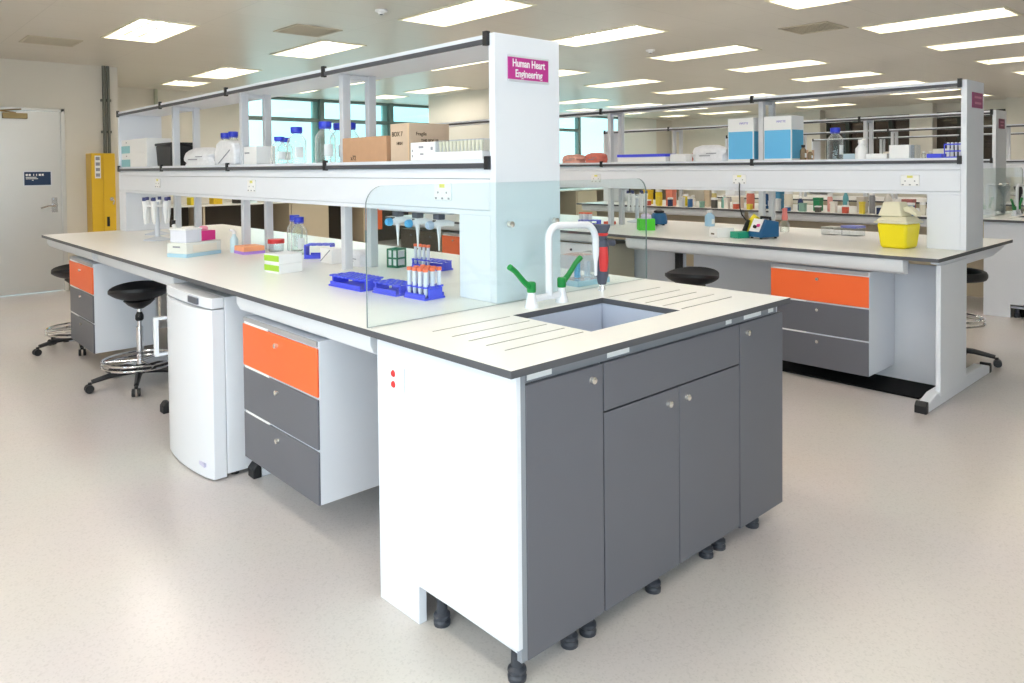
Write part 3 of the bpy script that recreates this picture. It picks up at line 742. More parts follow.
# ------------------------------------------------------------------ stools
def make_stool(label, loc, rz, zs=.64, loop=False, zr=.145):
    t = thing('lab_stool', label, 'stool', (loc[0], loc[1], 0), rz, group='black laboratory stools')
    hb = MB(); hb.lathe([(.03, .075), (.04, .08), (.042, .115), (.03, .13), (.026, .14)], (0, 0, 0), 16)
    hb.build('hub', M_black, t)
    for k in range(5):
        a = 2*PI*k/5; c_, s_ = math.cos(a), math.sin(a)
        l = MB().tube([(.03*c_, .03*s_, .1), (.17*c_, .17*s_, .095), (.3*c_, .3*s_, .07)], [.024, .02, .015], 8).build('leg', M_black, t)
        w = MB(); px, py = -s_, c_
        w.tube([(.31*c_, .31*s_, .05), (.31*c_, .31*s_, .068)], .012, 8)
        for q in (-.016, .016):
            cx_, cy_ = .315*c_+px*q, .315*s_+py*q
            w.tube([(cx_-px*.009, cy_-py*.009, .0275), (cx_+px*.009, cy_+py*.009, .0275)], .0272, 14)
        w.build('caster', M_black, l)
    cl = MB(); cl.cyl((0, 0, .14), .022, .26, seg=16); cl.cyl((0, 0, .4), .014, zs-.51, seg=14); cl.build('column', M_chrome, t)
    kn = MB(); kn.lathe([(.02, zs-.2), (.027, zs-.19), (.027, zs-.165), (.018, zs-.145), (.016, zs-.14)], (0, 0, 0), 14); kn.tube([(0, 0, zs-.17), (.05, 0, zs-.175)], .008, 8); kn.build('height_knob', M_black, t)
    R_, z_ = .235, zr
    rg = MB().tube([(R_*math.cos(2*PI*i/32), R_*math.sin(2*PI*i/32), z_+.03) for i in range(32)], .0095, 8, closed=True)
    rg.tube([(R_*math.cos(2*PI*i/32), R_*math.sin(2*PI*i/32), z_) for i in range(32)], .0095, 8, closed=True)
    for k in range(3):
        a = 2*PI*k/3+.4; rg.tube([(.02*math.cos(a), .02*math.sin(a), z_+.02), (R_*math.cos(a), R_*math.sin(a), z_+.02)], .008, 8)
    rg.build('foot_ring', M_chrome, t)
    # saddle seat : dished disc with rolled edge
    n, rings = 28, 8; vs = []; fs = []
    def top(r, a): return zs + .045*(r**2.2)*(.35+.65*abs(math.cos(a))) - .01*(1-r)
    for side in (0, 1):
        for j in range(rings+1):
            r = j/rings
            for i in range(n):
                a = 2*PI*i/n; rx, ry = (.11, .11) if loop else (.215, .19)
                z = top(r, a) if side == 0 else top(r, a)-.03*(1-r**4)-.022
                vs.append((rx*r*math.cos(a), ry*r*math.sin(a), z))
    S = (rings+1)*n
    for j in range(rings):
        for i in range(n):
            a, b = j*n+i, j*n+(i+1) % n
            fs.append((a, b, b+n, a+n)[::-1] if False else (a, a+n, b+n, b)); fs.append((S+a, S+b, S+b+n, S+a+n))
    for i in range(n): a, b = rings*n+i, rings*n+(i+1) % n; fs.append((a, S+a, S+b, b))
    MB().add(vs, fs).build('seat', M_black, t)
    m = MB(); m.lathe([(.03, zs-.115), (.07, zs-.09), (.1, zs-.06), (.0, zs-.058)], (0, 0, 0), 16); m.build('seat_plate', M_black, t)
    if loop:
        L = MB(); pts = [(.235*math.cos(a), .225*math.sin(a), zs+.12) for a in [2*PI*i/36 for i in range(36)]]
        L.tube(pts, .022, 10, closed=True, flat=1.5); L.tube([(-.05, 0, zs-.04), (-.18, 0, zs+.0), (-.235, 0, zs+.1)], .012, 8); L.build('arm_ring', M_black, t)
    return t
make_stool('black saddle stool with chrome foot ring left of the small fridge', (.216, 4.025), math.radians(-111))
make_stool('black saddle stool with chrome foot ring beyond the far orange drawer, leftmost', (.165, 5.50), math.radians(-99))
make_stool('black stool seat showing above the sink worktop in front of the right hand bench', (3.25, 1.6), .3, zs=.665)
make_stool('black stool with a ring armrest behind the end panel of the right hand bench', (4.73, .38), math.radians(-75), zs=.53, loop=True, zr=.3)

# ------------------------------------------------------------------ small goods
def box_thing(name, label, cat, x, y, z, w, d, h, m, rz=0, group=None, lid=None, extra=None, bev=.002):
    t = thing(name, label, cat, (x, y, z), rz, group)
    if lid:
        B(-w/2, w/2, -d/2, d/2, 0.0, h*.78).build('body', m, t, bev=bev)
        B(-w/2-.003, w/2+.003, -d/2-.003, d/2+.003, h*.79, h).build('lid', lid, t, bev=bev)
    else: B(-w/2, w/2, -d/2, d/2, 0.0, h).build('body', m, t, bev=bev)
    if extra:
        for (nm, args, mm) in extra: B(*args).build(nm, mm, t)
    return t
def bottle(label, x, y, z, r, h, group, cap=M_cap, glass=G_bottle, liquid=None, cr=.62):
    t = thing('reagent_bottle', label, 'bottle', (x, y, z), 0, group)
    rn = r*cr*.75
    MB().lathe([(r*.9, 0), (r, .006), (r, h*.58), (r*.93, h*.66), (rn, h*.8), (rn, h*.88)], (0, 0, 0), 20).build('glass', glass, t)
    MB().lathe([(r*cr, h*.86), (r*cr, h*.99), (r*cr*.9, h), (0, h)], (0, 0, 0), 18).build('cap', cap, t)
    MB().lathe([(r*cr*.95, h*.825), (r*cr, h*.85)], (0, 0, 0), 18).build('collar', cap, t)
    p = []; n = 6
    m = MB(); vs = []
    for i in range(n+1):
        a = PI*1.3+(i/n)*PI*.28; vs += [((r+.0008)*math.cos(a), (r+.0008)*math.sin(a), h*.15), ((r+.0008)*math.cos(a), (r+.0008)*math.sin(a), h*.45)]
    m.add(vs, [(2*i, 2*i+2, 2*i+3, 2*i+1) for i in range(n)]); m.build('printed_label', mat('bottle_print', '#e9eeee', .5), t)
    if liquid: MB().lathe([(r*.85, .006), (r*.93, .01), (r*.93, h*.4), (0, h*.4)], (0, 0, 0), 18).build('liquid', liquid, t)
    return t
ZS = 1.5055
G1 = 'bottles on the front bench shelf'
bottle('small blue capped bottle, left one of the touching pair on the front shelf', .70, 2.85, ZS, .05, .166, G1)
bottle('small blue capped bottle, right one of the touching pair on the front shelf', .82, 3.02, ZS, .05, .168, G1)
bottle('taller blue capped bottle right of the small pair on the front shelf', .72, 2.66, ZS, .056, .217, G1)
bottle('large blue capped bottle left of the upright on the front shelf', .70, 2.276, ZS, .057, .229, G1)
bottle('large blue capped bottle half hidden by the aluminium upright, front shelf', .815, 2.325, ZS, .055, .226, G1)
bottle('blue capped bottle standing behind the smaller cardboard box', .925, 2.39, ZS, .053, .236, G1)
bottle('blue capped bottle behind the white bags, left one, front shelf', .86, 4.09, ZS, .055, .242, G1)
bottle('blue capped bottle behind the white bags, right one, front shelf', .85, 3.92, ZS, .055, .245, G1)
# blue/white instrument boxes at the far end
for k, z in enumerate((ZS, ZS+.121)):
    t = thing('instrument_box', 'white box with teal end, %s of the far left shelf pair' % ('bottom' if k == 0 else 'top'), 'box', (.74, 5.585, z), 0, 'stacked white boxes on the front shelf')
    B(-.1, .1, -.36, .1, 0, .12).build('body', M_white2, t, bev=.002)
    B(-.101, .1, .1, .36, 0, .12).build('end_section', M_white2, t, bev=.002)
    lab(B(-.104, -.101, .11, .36, .0, .065).build('teal_panel', M_teal, t), 'teal panel')
    B(-.104, -.101, .2, .22, .09, .1).build('print', M_inkg, t)
t = thing('waste_tub', 'black plastic tub on the front shelf beside the white boxes', 'tub', (.79, 5.0, ZS))
m = MB(); m.taper(0, 0, 0, .17, .17, .34, .18, .38); m.build('body', M_black, t, bev=.01)
B(-.095, .095, -.2, .2, .17, .192).build('rim', M_black, t, bev=.006)
def lump(name, label, cat, x, y, z, w, d, h, m, group=None, rz=0, seed=1, parts=None):
    rnd = random.Random(seed); t = thing(name, label, cat, (x, y, z), rz, group); n, k = 14, 7
    mb = MB(); vs = []
    for j in range(k+1):
        f = j/k; prof = 1 if f < .6 else math.sqrt(max(0, 1-((f-.6)/.45)**2))
        for i in range(n):
            a = 2*PI*i/n; q = 1+rnd.uniform(-.09, .09) if 0 < j < k else 1
            ex = abs(math.cos(a))**.6*math.copysign(1, math.cos(a)); ey = abs(math.sin(a))**.6*math.copysign(1, math.sin(a))
            vs.append((ex*w/2*prof*q, ey*d/2*prof*q, h*f*(1 if j < k else 1)))
    fs = [(j*n+i, j*n+(i+1) % n, (j+1)*n+(i+1) % n, (j+1)*n+i) for j in range(k) for i in range(n)] + [tuple(range(n))[::-1], tuple(k*n+i for i in range(n))]
    mb.add(vs, fs); mb.build('film', m, t)
    q = MB(); q.box(-w/2-.004, -w/2, -d*.12, d*.2, h*.3, h*.36); q.box(-w/2-.004, -w/2, -d*.3, d*.0, h*.45, h*.5); q.build('print', M_inkg, t)
    return t
lump('plastic_bag', 'crumpled clear white bag of tubes left of the folded bag, front shelf', 'bag', .7, 4.09, ZS, .15, .55, .13, M_bag, seed=3)
t = thing('plastic_bag', 'tall white folded bag with a dark diagonal line, front shelf', 'bag', (.72, 3.61, ZS))
m = MB(); m.prism([(.17, 0), (.19, .06), (.15, .15), (.08, .172), (-.02, .168), (-.13, .15), (-.17, .1), (-.16, 0)], 'x', -.06, .06); m.build('film', M_bag, t, bev=.015, seg=3)
MB().tube([(-.062, .1, .012), (-.0625, -.1, .1)], .003, 6).build('seam', M_inkg, t)
box_thing('carton', 'low white carton with grey slot right of the folded bag, front shelf', 'box', .76, 3.27, ZS, .13, .2, .118, M_white2, extra=[('slot', (-.067, -.065, .01, .08, .07, .08), M_inkg)])
# cardboard boxes
t = box_thing('cardboard_box', 'smaller brown cardboard box standing beside the upright, front shelf', 'box', .775, 1.845, ZS, .19, .42, .127, M_card)
text('box_lettering', 'x72', .035, M_ink, t, (-.0958, .1, .02), (PI/2, 0, -PI/2), bold=.0005)
t = box_thing('cardboard_box', 'larger pale cardboard box behind the white carton, front shelf', 'box', .815, 1.54, ZS, .24, .16, .182, M_card2)
B(-.1215, -.1202, -.079, -.07, .002, .18).build('tape', mat('parcel_tape', '#e3c4a0', .5), t)
text('box_lettering', 'BOX 7', .032, M_ink, t, (-.1208, .02, .13), (PI/2, 0, -PI/2), bold=.0004)
text('box_lettering', 'HIGH', .02, M_ink, t, (-.1208, .0, .085), (PI/2, 0, -PI/2), bold=.0006)
text('box_lettering', 'Fragile', .024, M_ink, t, (-.05, -.0808, .13), (PI/2, 0, 0), bold=.0002)
text('box_lettering', 'THIS SIDE UP', .018, M_ink, t, (.0, -.0808, .098), (PI/2, 0, 0), bold=.0004)
t = box_thing('carton', 'white printed carton in front of the larger cardboard box', 'box', .655, 1.255, ZS, .06, .19, .082, M_white2)
m = MB()
for a, b, c_, d_ in ((-.005, .03, .055, .065), (-.005, .02, .025, .032), (.075, .082, .04, .05), (.075, .082, .015, .025), (-.075, -.06, .045, .06)): m.box(-.0312, -.0302, a, b, c_, d_)
m.build('print', M_inkg, t)
t = thing('pipette_tip_rack', 'clear plastic tip box with white trays beside the end panel, front shelf', 'tip box', (.68, 1.0, ZS))
B(-.06, .06, -.16, .16, .0, .035).build('tray', M_white2, t, bev=.002)
B(-.06, .06, -.16, .16, .036, .085).build('shell', G_clear, t)
m = MB()
for k in range(12): m.lathe([(.004, .036), (.009, .08)], (-.045, -.14+k*.025, 0), 8)
m.build('tips', M_cream, t)['kind'] = 'stuff'

# ---- bench 1 worktop
def tube_rack(label, x, y, z, L, Wd, h, rz, group, m=M_blue, tubes=0, zt=.12, cols=None, capm=M_redo, tl='', rows=2, tubecat='tubes in blue racks'):
    t = thing('tube_rack', label, 'rack', (x, y, z), rz, group)
    B(-L/2, L/2, -Wd/2, Wd/2, 0.0, .008).build('base', m, t, bev=.001)
    for s in (-1, 1): B(-L*.46, L*.46, s*Wd*.46-.002, s*Wd*.46+.002, .0085, .024).build('side_rail', m, t)
    nx = max(3, int(L/.033)); ny = max(2, int(Wd/.033)); px, py = L/nx, Wd/ny
    tp = MB(); hr = .012; zz = h
    # perforated upper plate
    for i in range(nx):
        for j in range(ny):
            cx_, cy_ = -L/2+px*(i+.5), -Wd/2+py*(j+.5); n = 8; vs = []; fs = []
            sq = []
            for k in range(n):
                a = PI/8+2*PI*k/n; c_, s_ = math.cos(a), math.sin(a); mx = max(abs(c_), abs(s_)); sq.append((cx_+c_/mx*px/2*1.0, cy_+s_/mx*py/2))
            ci = [(cx_+hr*math.cos(PI/8+2*PI*k/n), cy_+hr*math.sin(PI/8+2*PI*k/n)) for k in range(n)]
            for zq in (zz, zz-.006): vs += [(*p, zq) for p in sq]+[(*p, zq) for p in ci]
            for k in range(n):
                l = (k+1) % n
                fs += [(k, l, n+l, n+k), (2*n+n+k, 2*n+n+l, 2*n+l, 2*n+k), (n+k, n+l, 3*n+l, 3*n+k), (l, k, 2*n+k, 2*n+l)]
            tp.add(vs, fs)
    tp.build('top_plate', m, t)
    for s in (-1, 1): B(s*L/2-.005, s*L/2+.005, -Wd*.32, Wd*.32, .0085, zz-.0065).build('end_wall', m, t)
    pts = []
    for k in range(tubes):
        i = k % nx if cols is None else cols[k % len(cols)]; j = (k//(nx if cols is None else len(cols))) % ny
        pts.append((-L/2+px*(i+.5), -Wd/2+py*(j+.5)))
    a, b = math.cos(rz), math.sin(rz)
    for k, (u, v) in enumerate(pts):
        wx, wy = x+u*a-v*b, y+u*b+v*a
        if tube_proto.get(capm) is None:
            q = thing('centrifuge_tube', '', 'tube', (wx, wy, z+.0085))
            MB().lathe([(.001, 0), (.006, .012), (.0088, .025), (.0088, zt-.012)], (0, 0, 0), 10).build('tube_body', M_tube, q)
            MB().lathe([(.0115, zt-.014), (.0115, zt), (0, zt)], (0, 0, 0), 12).build('cap', capm, q); tube_proto[capm] = q
        else: q = dup(tube_proto[capm], (wx, wy, z+.0085))
        q['label'] = tl; q['group'] = tl
    return t
tube_proto = {}
TR = 'blue test tube racks'
tube_rack('longest empty blue tube rack, leftmost of three in a row on the front worktop', .445, 1.54, H, .27, .13, .053, math.radians(-88), TR)
tube_rack('shorter empty blue tube rack between the long one and the filled one', .475, 1.275, H, .17, .11, .05, math.radians(-86), TR)
tube_rack('blue tube rack filled with orange capped tubes on the front bench', .505, 1.09, H, .14, .11, .055, math.radians(-86), TR, tubes=12, cols=[0, 1, 2, 3], zt=.122, tl='orange capped tube standing in the nearest filled blue rack')
tube_rack('blue tube rack with orange capped tubes behind the filled rack, under the pipettes', 1.06, 1.79, H, .25, .09, .05, math.radians(-86), TR, tubes=4, cols=[0, 1, 2, 3], zt=.122, tl='orange capped tube standing in the rear blue rack under the pipettes')
tube_rack('small empty blue tube rack standing behind the glass bottles', .88, 2.7, H, .16, .12, .085, math.radians(-45), TR)
# green wire rack
t = thing('tube_rack', 'green open sided rack standing left of the rear blue rack', 'rack', (.965, 1.985, H), math.radians(-75), 'green racks')
m = MB(); gw = .038
for z in (0, .047, .096): m.box(-gw, gw, -gw, -gw+.007, z, z+.009); m.box(-gw, gw, gw-.007, gw, z, z+.009); m.box(-gw, -gw+.007, -gw+.007, gw-.007, z, z+.009); m.box(gw-.007, gw, -gw+.007, gw-.007, z, z+.009)
for a in (-gw, -.004, gw-.007):
    for b in (-gw, gw-.007): m.box(a, a+.007, b, b+.007, .0, .105)
m.build('frame', mat('dark_green_plastic', '#1f7a5a', .4), t)
B(-.03, .03, -.03, .03, .012, .09).build('card_insert', M_white2, t)
# hanging pipettes on a rail under the trunk
rl = thing('pipette_rail', 'grey rail with three clips holding pipettes under the shelf trunk', 'rail', (.76, 1.5, 1.275))
B(-.012, .012, -.28, .32, -.018, -.0005).build('bar', M_alu, rl)
PY = (1.66, 1.49, 1.32)
for y in PY: B(-.02, .02, y-1.5-.022, y-1.5+.022, -.045, -.019).build('clip', M_lbl, rl, bev=.003)
for k, y in enumerate(PY):
    t = thing('pipette', ['white pipette with light blue knob, left one of three under the trunk', 'white pipette with light blue knob, middle of three under the trunk', 'white pipette with pale grey knob, right one of three under the trunk'][k], 'pipette', (.75, y, 1.2), 0, 'pipettes hanging under the trunk')
    m = MB(); m.tube([(-.03, .0, .005), (.0, -.01, .012), (.03, -.03, .015), (.06, -.05, .01)], [.012, .016, .016, .012], 10); m.box(-.008, .012, -.02, .0, .01, .0295); m.build('body', M_white2, t)
    MB().lathe([(0, -.055), (.016, -.055), (.02, -.045), (.02, -.03), (.012, -.02)], (0, .005, .005), 16, None, 'x').build('knob', mat('light_blue_knob', '#59b6ea', .4) if k < 2 else mat('pale_knob', '#b9cbe0', .4), t)
    MB().lathe([(.003, -.115), (.006, -.06), (.011, -.01), (.012, .0)], (.0, -.012, 0), 12).build('tip_cone', M_white2, t)
# lime / white kit boxes
for k, z in enumerate((H, H+.051)):
    t = thing('kit_box', 'lime green and white kit box, %s of two stacked before the glass bottles' % ('lower' if k == 0 else 'upper'), 'box', (.44, 2.275, z), math.radians(7), 'stacked lime kit boxes')
    B(-.07, .07, -.07, .07, 0, .05).build('body', M_white2, t, bev=.002)
    lab(B(-.0715, -.0702, -.069, .069, .012, .043).build('lime_band', M_lime, t), 'lime green band')
    lab(B(-.07, .0, .0702, .0715, .012, .043).build('lime_band', M_lime, t), 'lime green band')
bottle('blue capped glass bottle, left one of the pair beside the lime boxes', .95, 3.17, H, .052, .24, 'bottles on the front worktop')
bottle('blue capped glass bottle, right one of the pair beside the lime boxes', .88, 2.97, H, .052, .24, 'bottles on the front worktop')
t = thing('sample_jar', 'clear jar with red lid behind the lime kit boxes', 'jar', (.845, 3.23, H))
MB().lathe([(.045, 0), (.05, .01), (.05, .055)], (0, 0, 0), 20).build('body', G_clear, t); MB().lathe([(.054, .055), (.054, .082), (0, .084)], (0, 0, 0), 20).build('lid', M_red, t)
# pastel trays
t = box_thing('index_box', 'peach over lilac stacked tray left of the lime kit boxes', 'tray', .68, 3.27, H, .14, .15, .05, M_peach, rz=0)
B(-.072, .072, -.077, .077, .0, .018).build('lower_tray', M_purple, t)
# white box with diagonal line and the bag (behind upright)
t = box_thing('carton', 'white carton with dark diagonal line behind the aluminium upright, front worktop', 'box', .83, 2.42, H, .12, .13, .085, M_white2, rz=0)
MB().tube([(-.0615, .06, .01), (-.0615, -.05, .08)], .003, 6).build('seam', M_inkg, t)
lump('plastic_bag', 'small crumpled white bag seen between the two near uprights, front worktop', 'bag', .86, 2.2, H, .1, .16, .09, M_bag, seed=9)
# bin assembly
t = thing('storage_box', 'clear drawer box with pale blue foot at the left of the front worktop', 'box', (.387, 3.433, H), .4)
B(-.14, .14, -.085, .085, 0, .022).build('foot', mat('pale_blue_plastic', '#b9def0', .4), t, bev=.002)
B(-.14, .14, -.085, .085, .0225, .09).build('body', mat('milky_plastic', '#e8eae4', .4), t, bev=.004)
m = MB(); m.box(-.143, -.1403, -.03, .03, .06, .07); m.build('latch', M_inkg, t)
B(-.09, .1, -.088, -.0853, .03, .075).build('drawer_front', mat('cream_front', '#efe9dc', .4), t)
t = thing('storage_box', 'upright white frosted box standing on the clear drawer box', 'box', (.326, 3.41, H+.0905), .4); B(-.06, .062, -.07, .07, 0, .078).build('body', M_tube, t, bev=.003); B(-.063, .065, -.073, .073, .0785, .087).build('lid', M_white2, t)
t = box_thing('glove_box', 'bright magenta box of gloves standing on the clear drawer box', 'box', .452, 3.452, H+.0905, .125, .08, .062, M_pink, rz=.4)
lump('glove', 'pink glove pulled up from the magenta box', 'glove', .452, 3.452, H+.153, .05, .05, .03, mat('pink_latex', '#f29ab4', .5), seed=2)
t = thing('spray_bottle', 'slim clear spray bottle right of the magenta glove box', 'bottle', (.632, 3.4, H))
MB().lathe([(.024, 0), (.026, .006), (.026, .085), (.012, .11), (.01, .12)], (0, 0, 0), 16).build('body', mat('pale_bottle', '#cfe6ee', .3), t)
m = MB(); m.cyl((0, 0, .12), .014, .02); m.tube([(0, 0, .145), (-.03, .0, .15)], .007, 8); m.build('nozzle', M_white2, t)
# pipette carousels
def carousel(label, x, y, z, h, n, rz):
    t = thing('pipette_carousel', label, 'pipette stand', (x, y, z), rz, 'pipette carousels')
    MB().lathe([(.1, 0), (.1, .006), (.05, .02), (.02, .03), (.016, h-.02), (.02, h), (0, h)], (0, 0, 0), 22).build('stand', mat('pale_stand', '#d6dce6', .35), t)
    MB().lathe([(.02, h-.04), (.075, h-.035), (.075, h-.025), (.02, h-.02)], (0, 0, 0), 18).build('holder_disc', M_white2, t)
    for k in range(n):
        a = 2*PI*k/n; c_, s_ = math.cos(a)*.085, math.sin(a)*.085
        p = MB(); p.tube([(c_, s_, h-.17), (c_, s_, h-.1), (c_, s_, h-.02), (c_*1.08, s_*1.08, h+.01)], [.008, .017, .021, .019], 8); po = p.build('held_pipette', M_white2, t)
        MB().cyl((c_*1.08, s_*1.08, h+.01), .014, .028, seg=10).build('plunger', mat('navy_plunger', '#3a3f78', .4), po)
    return t
carousel('grey pipette carousel with round foot at the far left of the front worktop', .55, 4.70, H, .3, 6, 0)
carousel('second pipette stand behind the first at the far left of the front worktop', .72, 5.25, H, .27, 5, .4)
t = thing('pipette', 'white pipette lying on a low yellow tipped rest beside the round stand', 'pipette', (.62, 4.36, H), 1.9, 'loose pipettes')
m = MB(); m.tube([(0, 0, .012), (.05, 0, .06), (.09, 0, .13)], [.012, .014, .016], 10); m.build('body', M_white2, t)
MB().cyl((.09, 0, .135), .014, .03).build('knob', M_black, t); B(-.08, .06, -.02, .02, 0, .01).build('rest', mat('pale_yellow', '#ece6a8', .5), t)
box_thing('timer', 'small black timer behind the lying pipette on the front worktop', 'timer', .74, 4.45, H, .05, .08, .1, M_black)

# ---- bench 2 shelf goods
XB = X2+.64
lump('plastic_bag', 'pink and white bag of tubes at the left end of the right bench shelf', 'bag', XB+.02, 3.56, ZS, .14, .26, .085, mat('pink_film', '#e8a898', .4, var=.3, scale=30, bump=.5), seed=11, group='bags on the right bench shelf')
lump('plastic_bag', 'reddish bag of caps right of the pink bag on the right bench shelf', 'bag', XB+.02, 3.27, ZS, .14, .22, .095, mat('red_film', '#e07a68', .4, var=.3, scale=30, bump=.5), seed=12, group='bags on the right bench shelf')
t = thing('storage_tray', 'long white tray with blue lid on the right bench shelf', 'tray', (XB+.02, 2.68, ZS)); B(-.07, .07, -.27, .27, 0, .045).build('body', M_white2, t, bev=.002); lab(B(-.074, .074, -.275, .275, .0455, .07).build('lid', M_blue, t, bev=.002), 'blue lid')
box_thing('carton', 'small plain white carton right of the blue lidded tray', 'box', XB+.02, 2.3, ZS, .1, .16, .065, M_white2)
lump('plastic_bag', 'white bag with blue print beside the two tall blue boxes', 'bag', XB+.03, 2.01, ZS, .14, .32, .135, M_bag, seed=14)
def tallbox(y, label):
    t = thing('carton', label, 'box', (XB+.11, y, ZS), 0, 'tall blue and white cartons')
    B(-.1, .1, -.115, .115, 0, .345).build('body', M_white2, t, bev=.002)
    lab(B(-.102, -.1003, -.108, .108, .012, .235).build('blue_panel', M_sky, t), 'sky blue panel')
    lab(B(-.09, .09, -.117, -.1153, .012, .235).build('blue_panel', mat('sky_blue_dim', '#5fb4dc', .5), t), 'sky blue panel')
    text('print', 'PIPETTE', .022, mat('violet_ink', '#7a6cc8', .5), t, (-.1008, -.03, .3), (PI/2, 0, -PI/2))
    return t
tallbox(1.72, 'tall white carton with sky blue lower half, left of the shelf upright')
tallbox(1.40, 'tall white carton with sky blue lower half, right of the shelf upright')
M_amber = mat('amber_glass', '#8a7458', .2)
bottle('small dark capped amber vial, taller one beside the tall cartons', XB+.1, 1.235, ZS, .024, .115, 'amber vials', cap=M_black, glass=M_amber)
bottle('small pale capped amber vial, shorter one beside the tall cartons', XB+.1, 1.18, ZS, .02, .075, 'amber vials', cap=M_cream, glass=M_amber)
bottle('blue capped glass bottle standing alone on the right bench shelf', XB+.06, .97, ZS, .056, .235, 'bottles on the right bench shelf')
box_thing('carton', 'low pale blue carton just right of the lone glass bottle', 'box', XB+.1, .86, ZS, .08, .1, .04, mat('pale_blue_card', '#b8ccd8', .5))
t = thing('wash_bottle', 'short white squeeze bottle with angled spout on the right bench shelf', 'bottle', (XB+.05, .775, ZS))
MB().lathe([(.04, 0), (.042, .01), (.04, .075), (.022, .1), (.018, .115)], (0, 0, 0), 18).build('body', M_white2, t); m = MB(); m.lathe([(.022, .11), (.024, .118), (.022, .14), (0, .142)], (0, 0, 0), 14); m.tube([(0, 0, .13), (-.02, -.03, .145)], .008, 8); m.build('spout', M_white2, t)
box_thing('carton', 'long low white carton left of the plain white box', 'box', XB+.03, .645, ZS, .1, .14, .036, M_white2)
box_thing('carton', 'plain white box near the end of the right bench shelf', 'box', XB+.02, .49, ZS, .1, .13, .093, M_white2)
box_thing('clear_box', 'narrow clear plastic box right of the plain white box', 'box', XB+.02, .4, ZS, .08, .035, .09, G_clear)
for k in range(2):
    bottle('tiny clear vial, %s of the two beside the blue tray' % ('left' if k == 0 else 'right'), XB+.03, .352-.04*k, ZS, .014, .045, 'tiny vials', cap=M_white2)
t = thing('tube_rack', 'low blue rack near the end panel of the right bench shelf', 'rack', (XB+.02, .27, ZS), 0, 'blue racks on the right bench shelf'); B(-.05, .05, -.045, .045, 0, .028).build('body', M_blue, t, bev=.002)
t = thing('tube_rack', 'open blue rack holding white tubes against the right bench end panel', 'rack', (XB+.05, .165, ZS), 0, 'blue racks on the right bench shelf')
m = MB(); m.box(-.05, .05, -.055, .055, 0, .008); m.box(-.05, .05, -.055, .055, .04, .048); m.box(-.05, .05, -.055, .055, .085, .093)
for a in (-.05, .044):
    for b in (-.055, .049): m.box(a, a+.006, b, b+.006, .008, .092)
m.build('frame', M_blue, t)
m = MB()
for k in range(4): m.lathe([(.006, .009), (.009, .1), (0, .102)], (-.03, -.035+k*.023, 0), 8)
m.build('tubes', M_white2, t)

# ---- bench 2 worktop goods
t = thing('glove_box', 'bright green box on the left part of the right hand worktop', 'box', (3.98, 2.56, H2), -.7); lab(B(-.07, .07, -.055, .055, 0, .1).build('body', mat('vivid_green', '#4ad01e', .5), t, bev=.003), 'bright green body')
lump('plastic_bag', 'small white and violet bag resting on the bright green box', 'bag', 3.98, 2.56, H2+.1, .09, .09, .045, mat('lilac_film', '#d9cbe6', .4, var=.2, scale=40), seed=4, rz=-.7)
t = thing('mini_centrifuge', 'dark blue bench device with black lid behind the bright green box', 'centrifuge', (4.5, 2.8, H2), -.7)
m = MB(); m.lathe([(.075, .012), (.08, .03), (.075, .09), (.06, .115), (0, .12)], (0, 0, 0), 20); m.build('body', M_vblue, t); MB().lathe([(.05, .12), (.05, .135), (.02, .15), (0, .15)], (0, 0, 0), 18).build('lid', M_black, t)
for k in range(4): MB().cyl((.05*math.cos(PI/4+k*PI/2), .05*math.sin(PI/4+k*PI/2), 0), .012, .0125).build('foot', M_black, t)
bottle('white bottle with pale blue label in the middle of the right hand worktop', 4.7, 2.37, H2, .045, .15, 'bottles on the right hand worktop', cap=M_white2, glass=mat('label_blue', '#a9d2ee', .4), cr=.6)
t = box_thing('carton', 'low white carton left of the green dish on the right hand worktop', 'box', 3.86, 1.73, H2, .15, .12, .075, M_white2, rz=-.5, extra=[('print', (-.0762, -.0752, -.02, .03, .02, .032), M_ink)])
box_thing('dish_box', 'low green dish box beside the blue vortex mixer', 'box', 3.88, 1.58, H2, .12, .09, .05, mat('sea_green', '#1f9a7a', .5), rz=-.3)
t = thing('vortex_mixer', 'petrol blue vortex mixer with white front panel and black top on the right worktop', 'mixer', (3.97, 1.43, H2), -.35)
m = MB(); m.prism([(-.09, .012), (.09, .012), (.09, .13), (-.04, .15), (-.09, .05)], 'y', -.07, .07); m.build('casing', M_vblue, t, bev=.006)
m = MB(); m.prism([(-.0925, .056), (-.044, .15), (-.046, .152), (-.0955, .058)], 'y', -.055, .055); m.build('control_panel', M_white2, t)
m = MB(); m.tube([(-.078, .0, .09), (-.094, 0, .096)], .013, 12); m.build('dial', M_black, t)
MB().tube([(-.0755, -.04, .105), (-.0765, -.02, .103)], .012, 8).build('logo_patch', M_pink, t)
MB().tube([(.02, -.05, .14), (.02, -.05, .16), (.02, .05, .16), (.02, .05, .14)], .01, 10).build('handle', M_black, t)
for a in (-.07, .07):
    for b in (-.05, .05): MB().cyl((a, b, 0), .011, .0125, seg=10).build('foot', M_black, t)
t = thing('heat_gun', 'yellow and black heat gun leaning behind the vortex mixer with its cord going up', 'heat gun', (4.08, 1.62, H2), 0)
MB().tube([(0, 0, .03), (-.0, -.02, .1), (.02, -.06, .16)], [.03, .034, .03], 14).build('body', M_yellow, t)
m = MB(); m.tube([(-.03, .03, .005), (-.04, .01, .05), (-.04, -.02, .13)], [.014, .02, .014], 10); m.build('grip', M_black, t)
MB().tube([(-.03, 0, .12), (-.05, .03, .17), (-.045, .05, .22), (-.05, .05, .3), (-.055, .05, .38), (-.05, .05, .42)], .005, 8).build('cord', M_black, t)
t = thing('spray_bottle', 'clear bottle with salmon pink pump top behind the vortex mixer', 'bottle', (4.57, 1.565, H2))
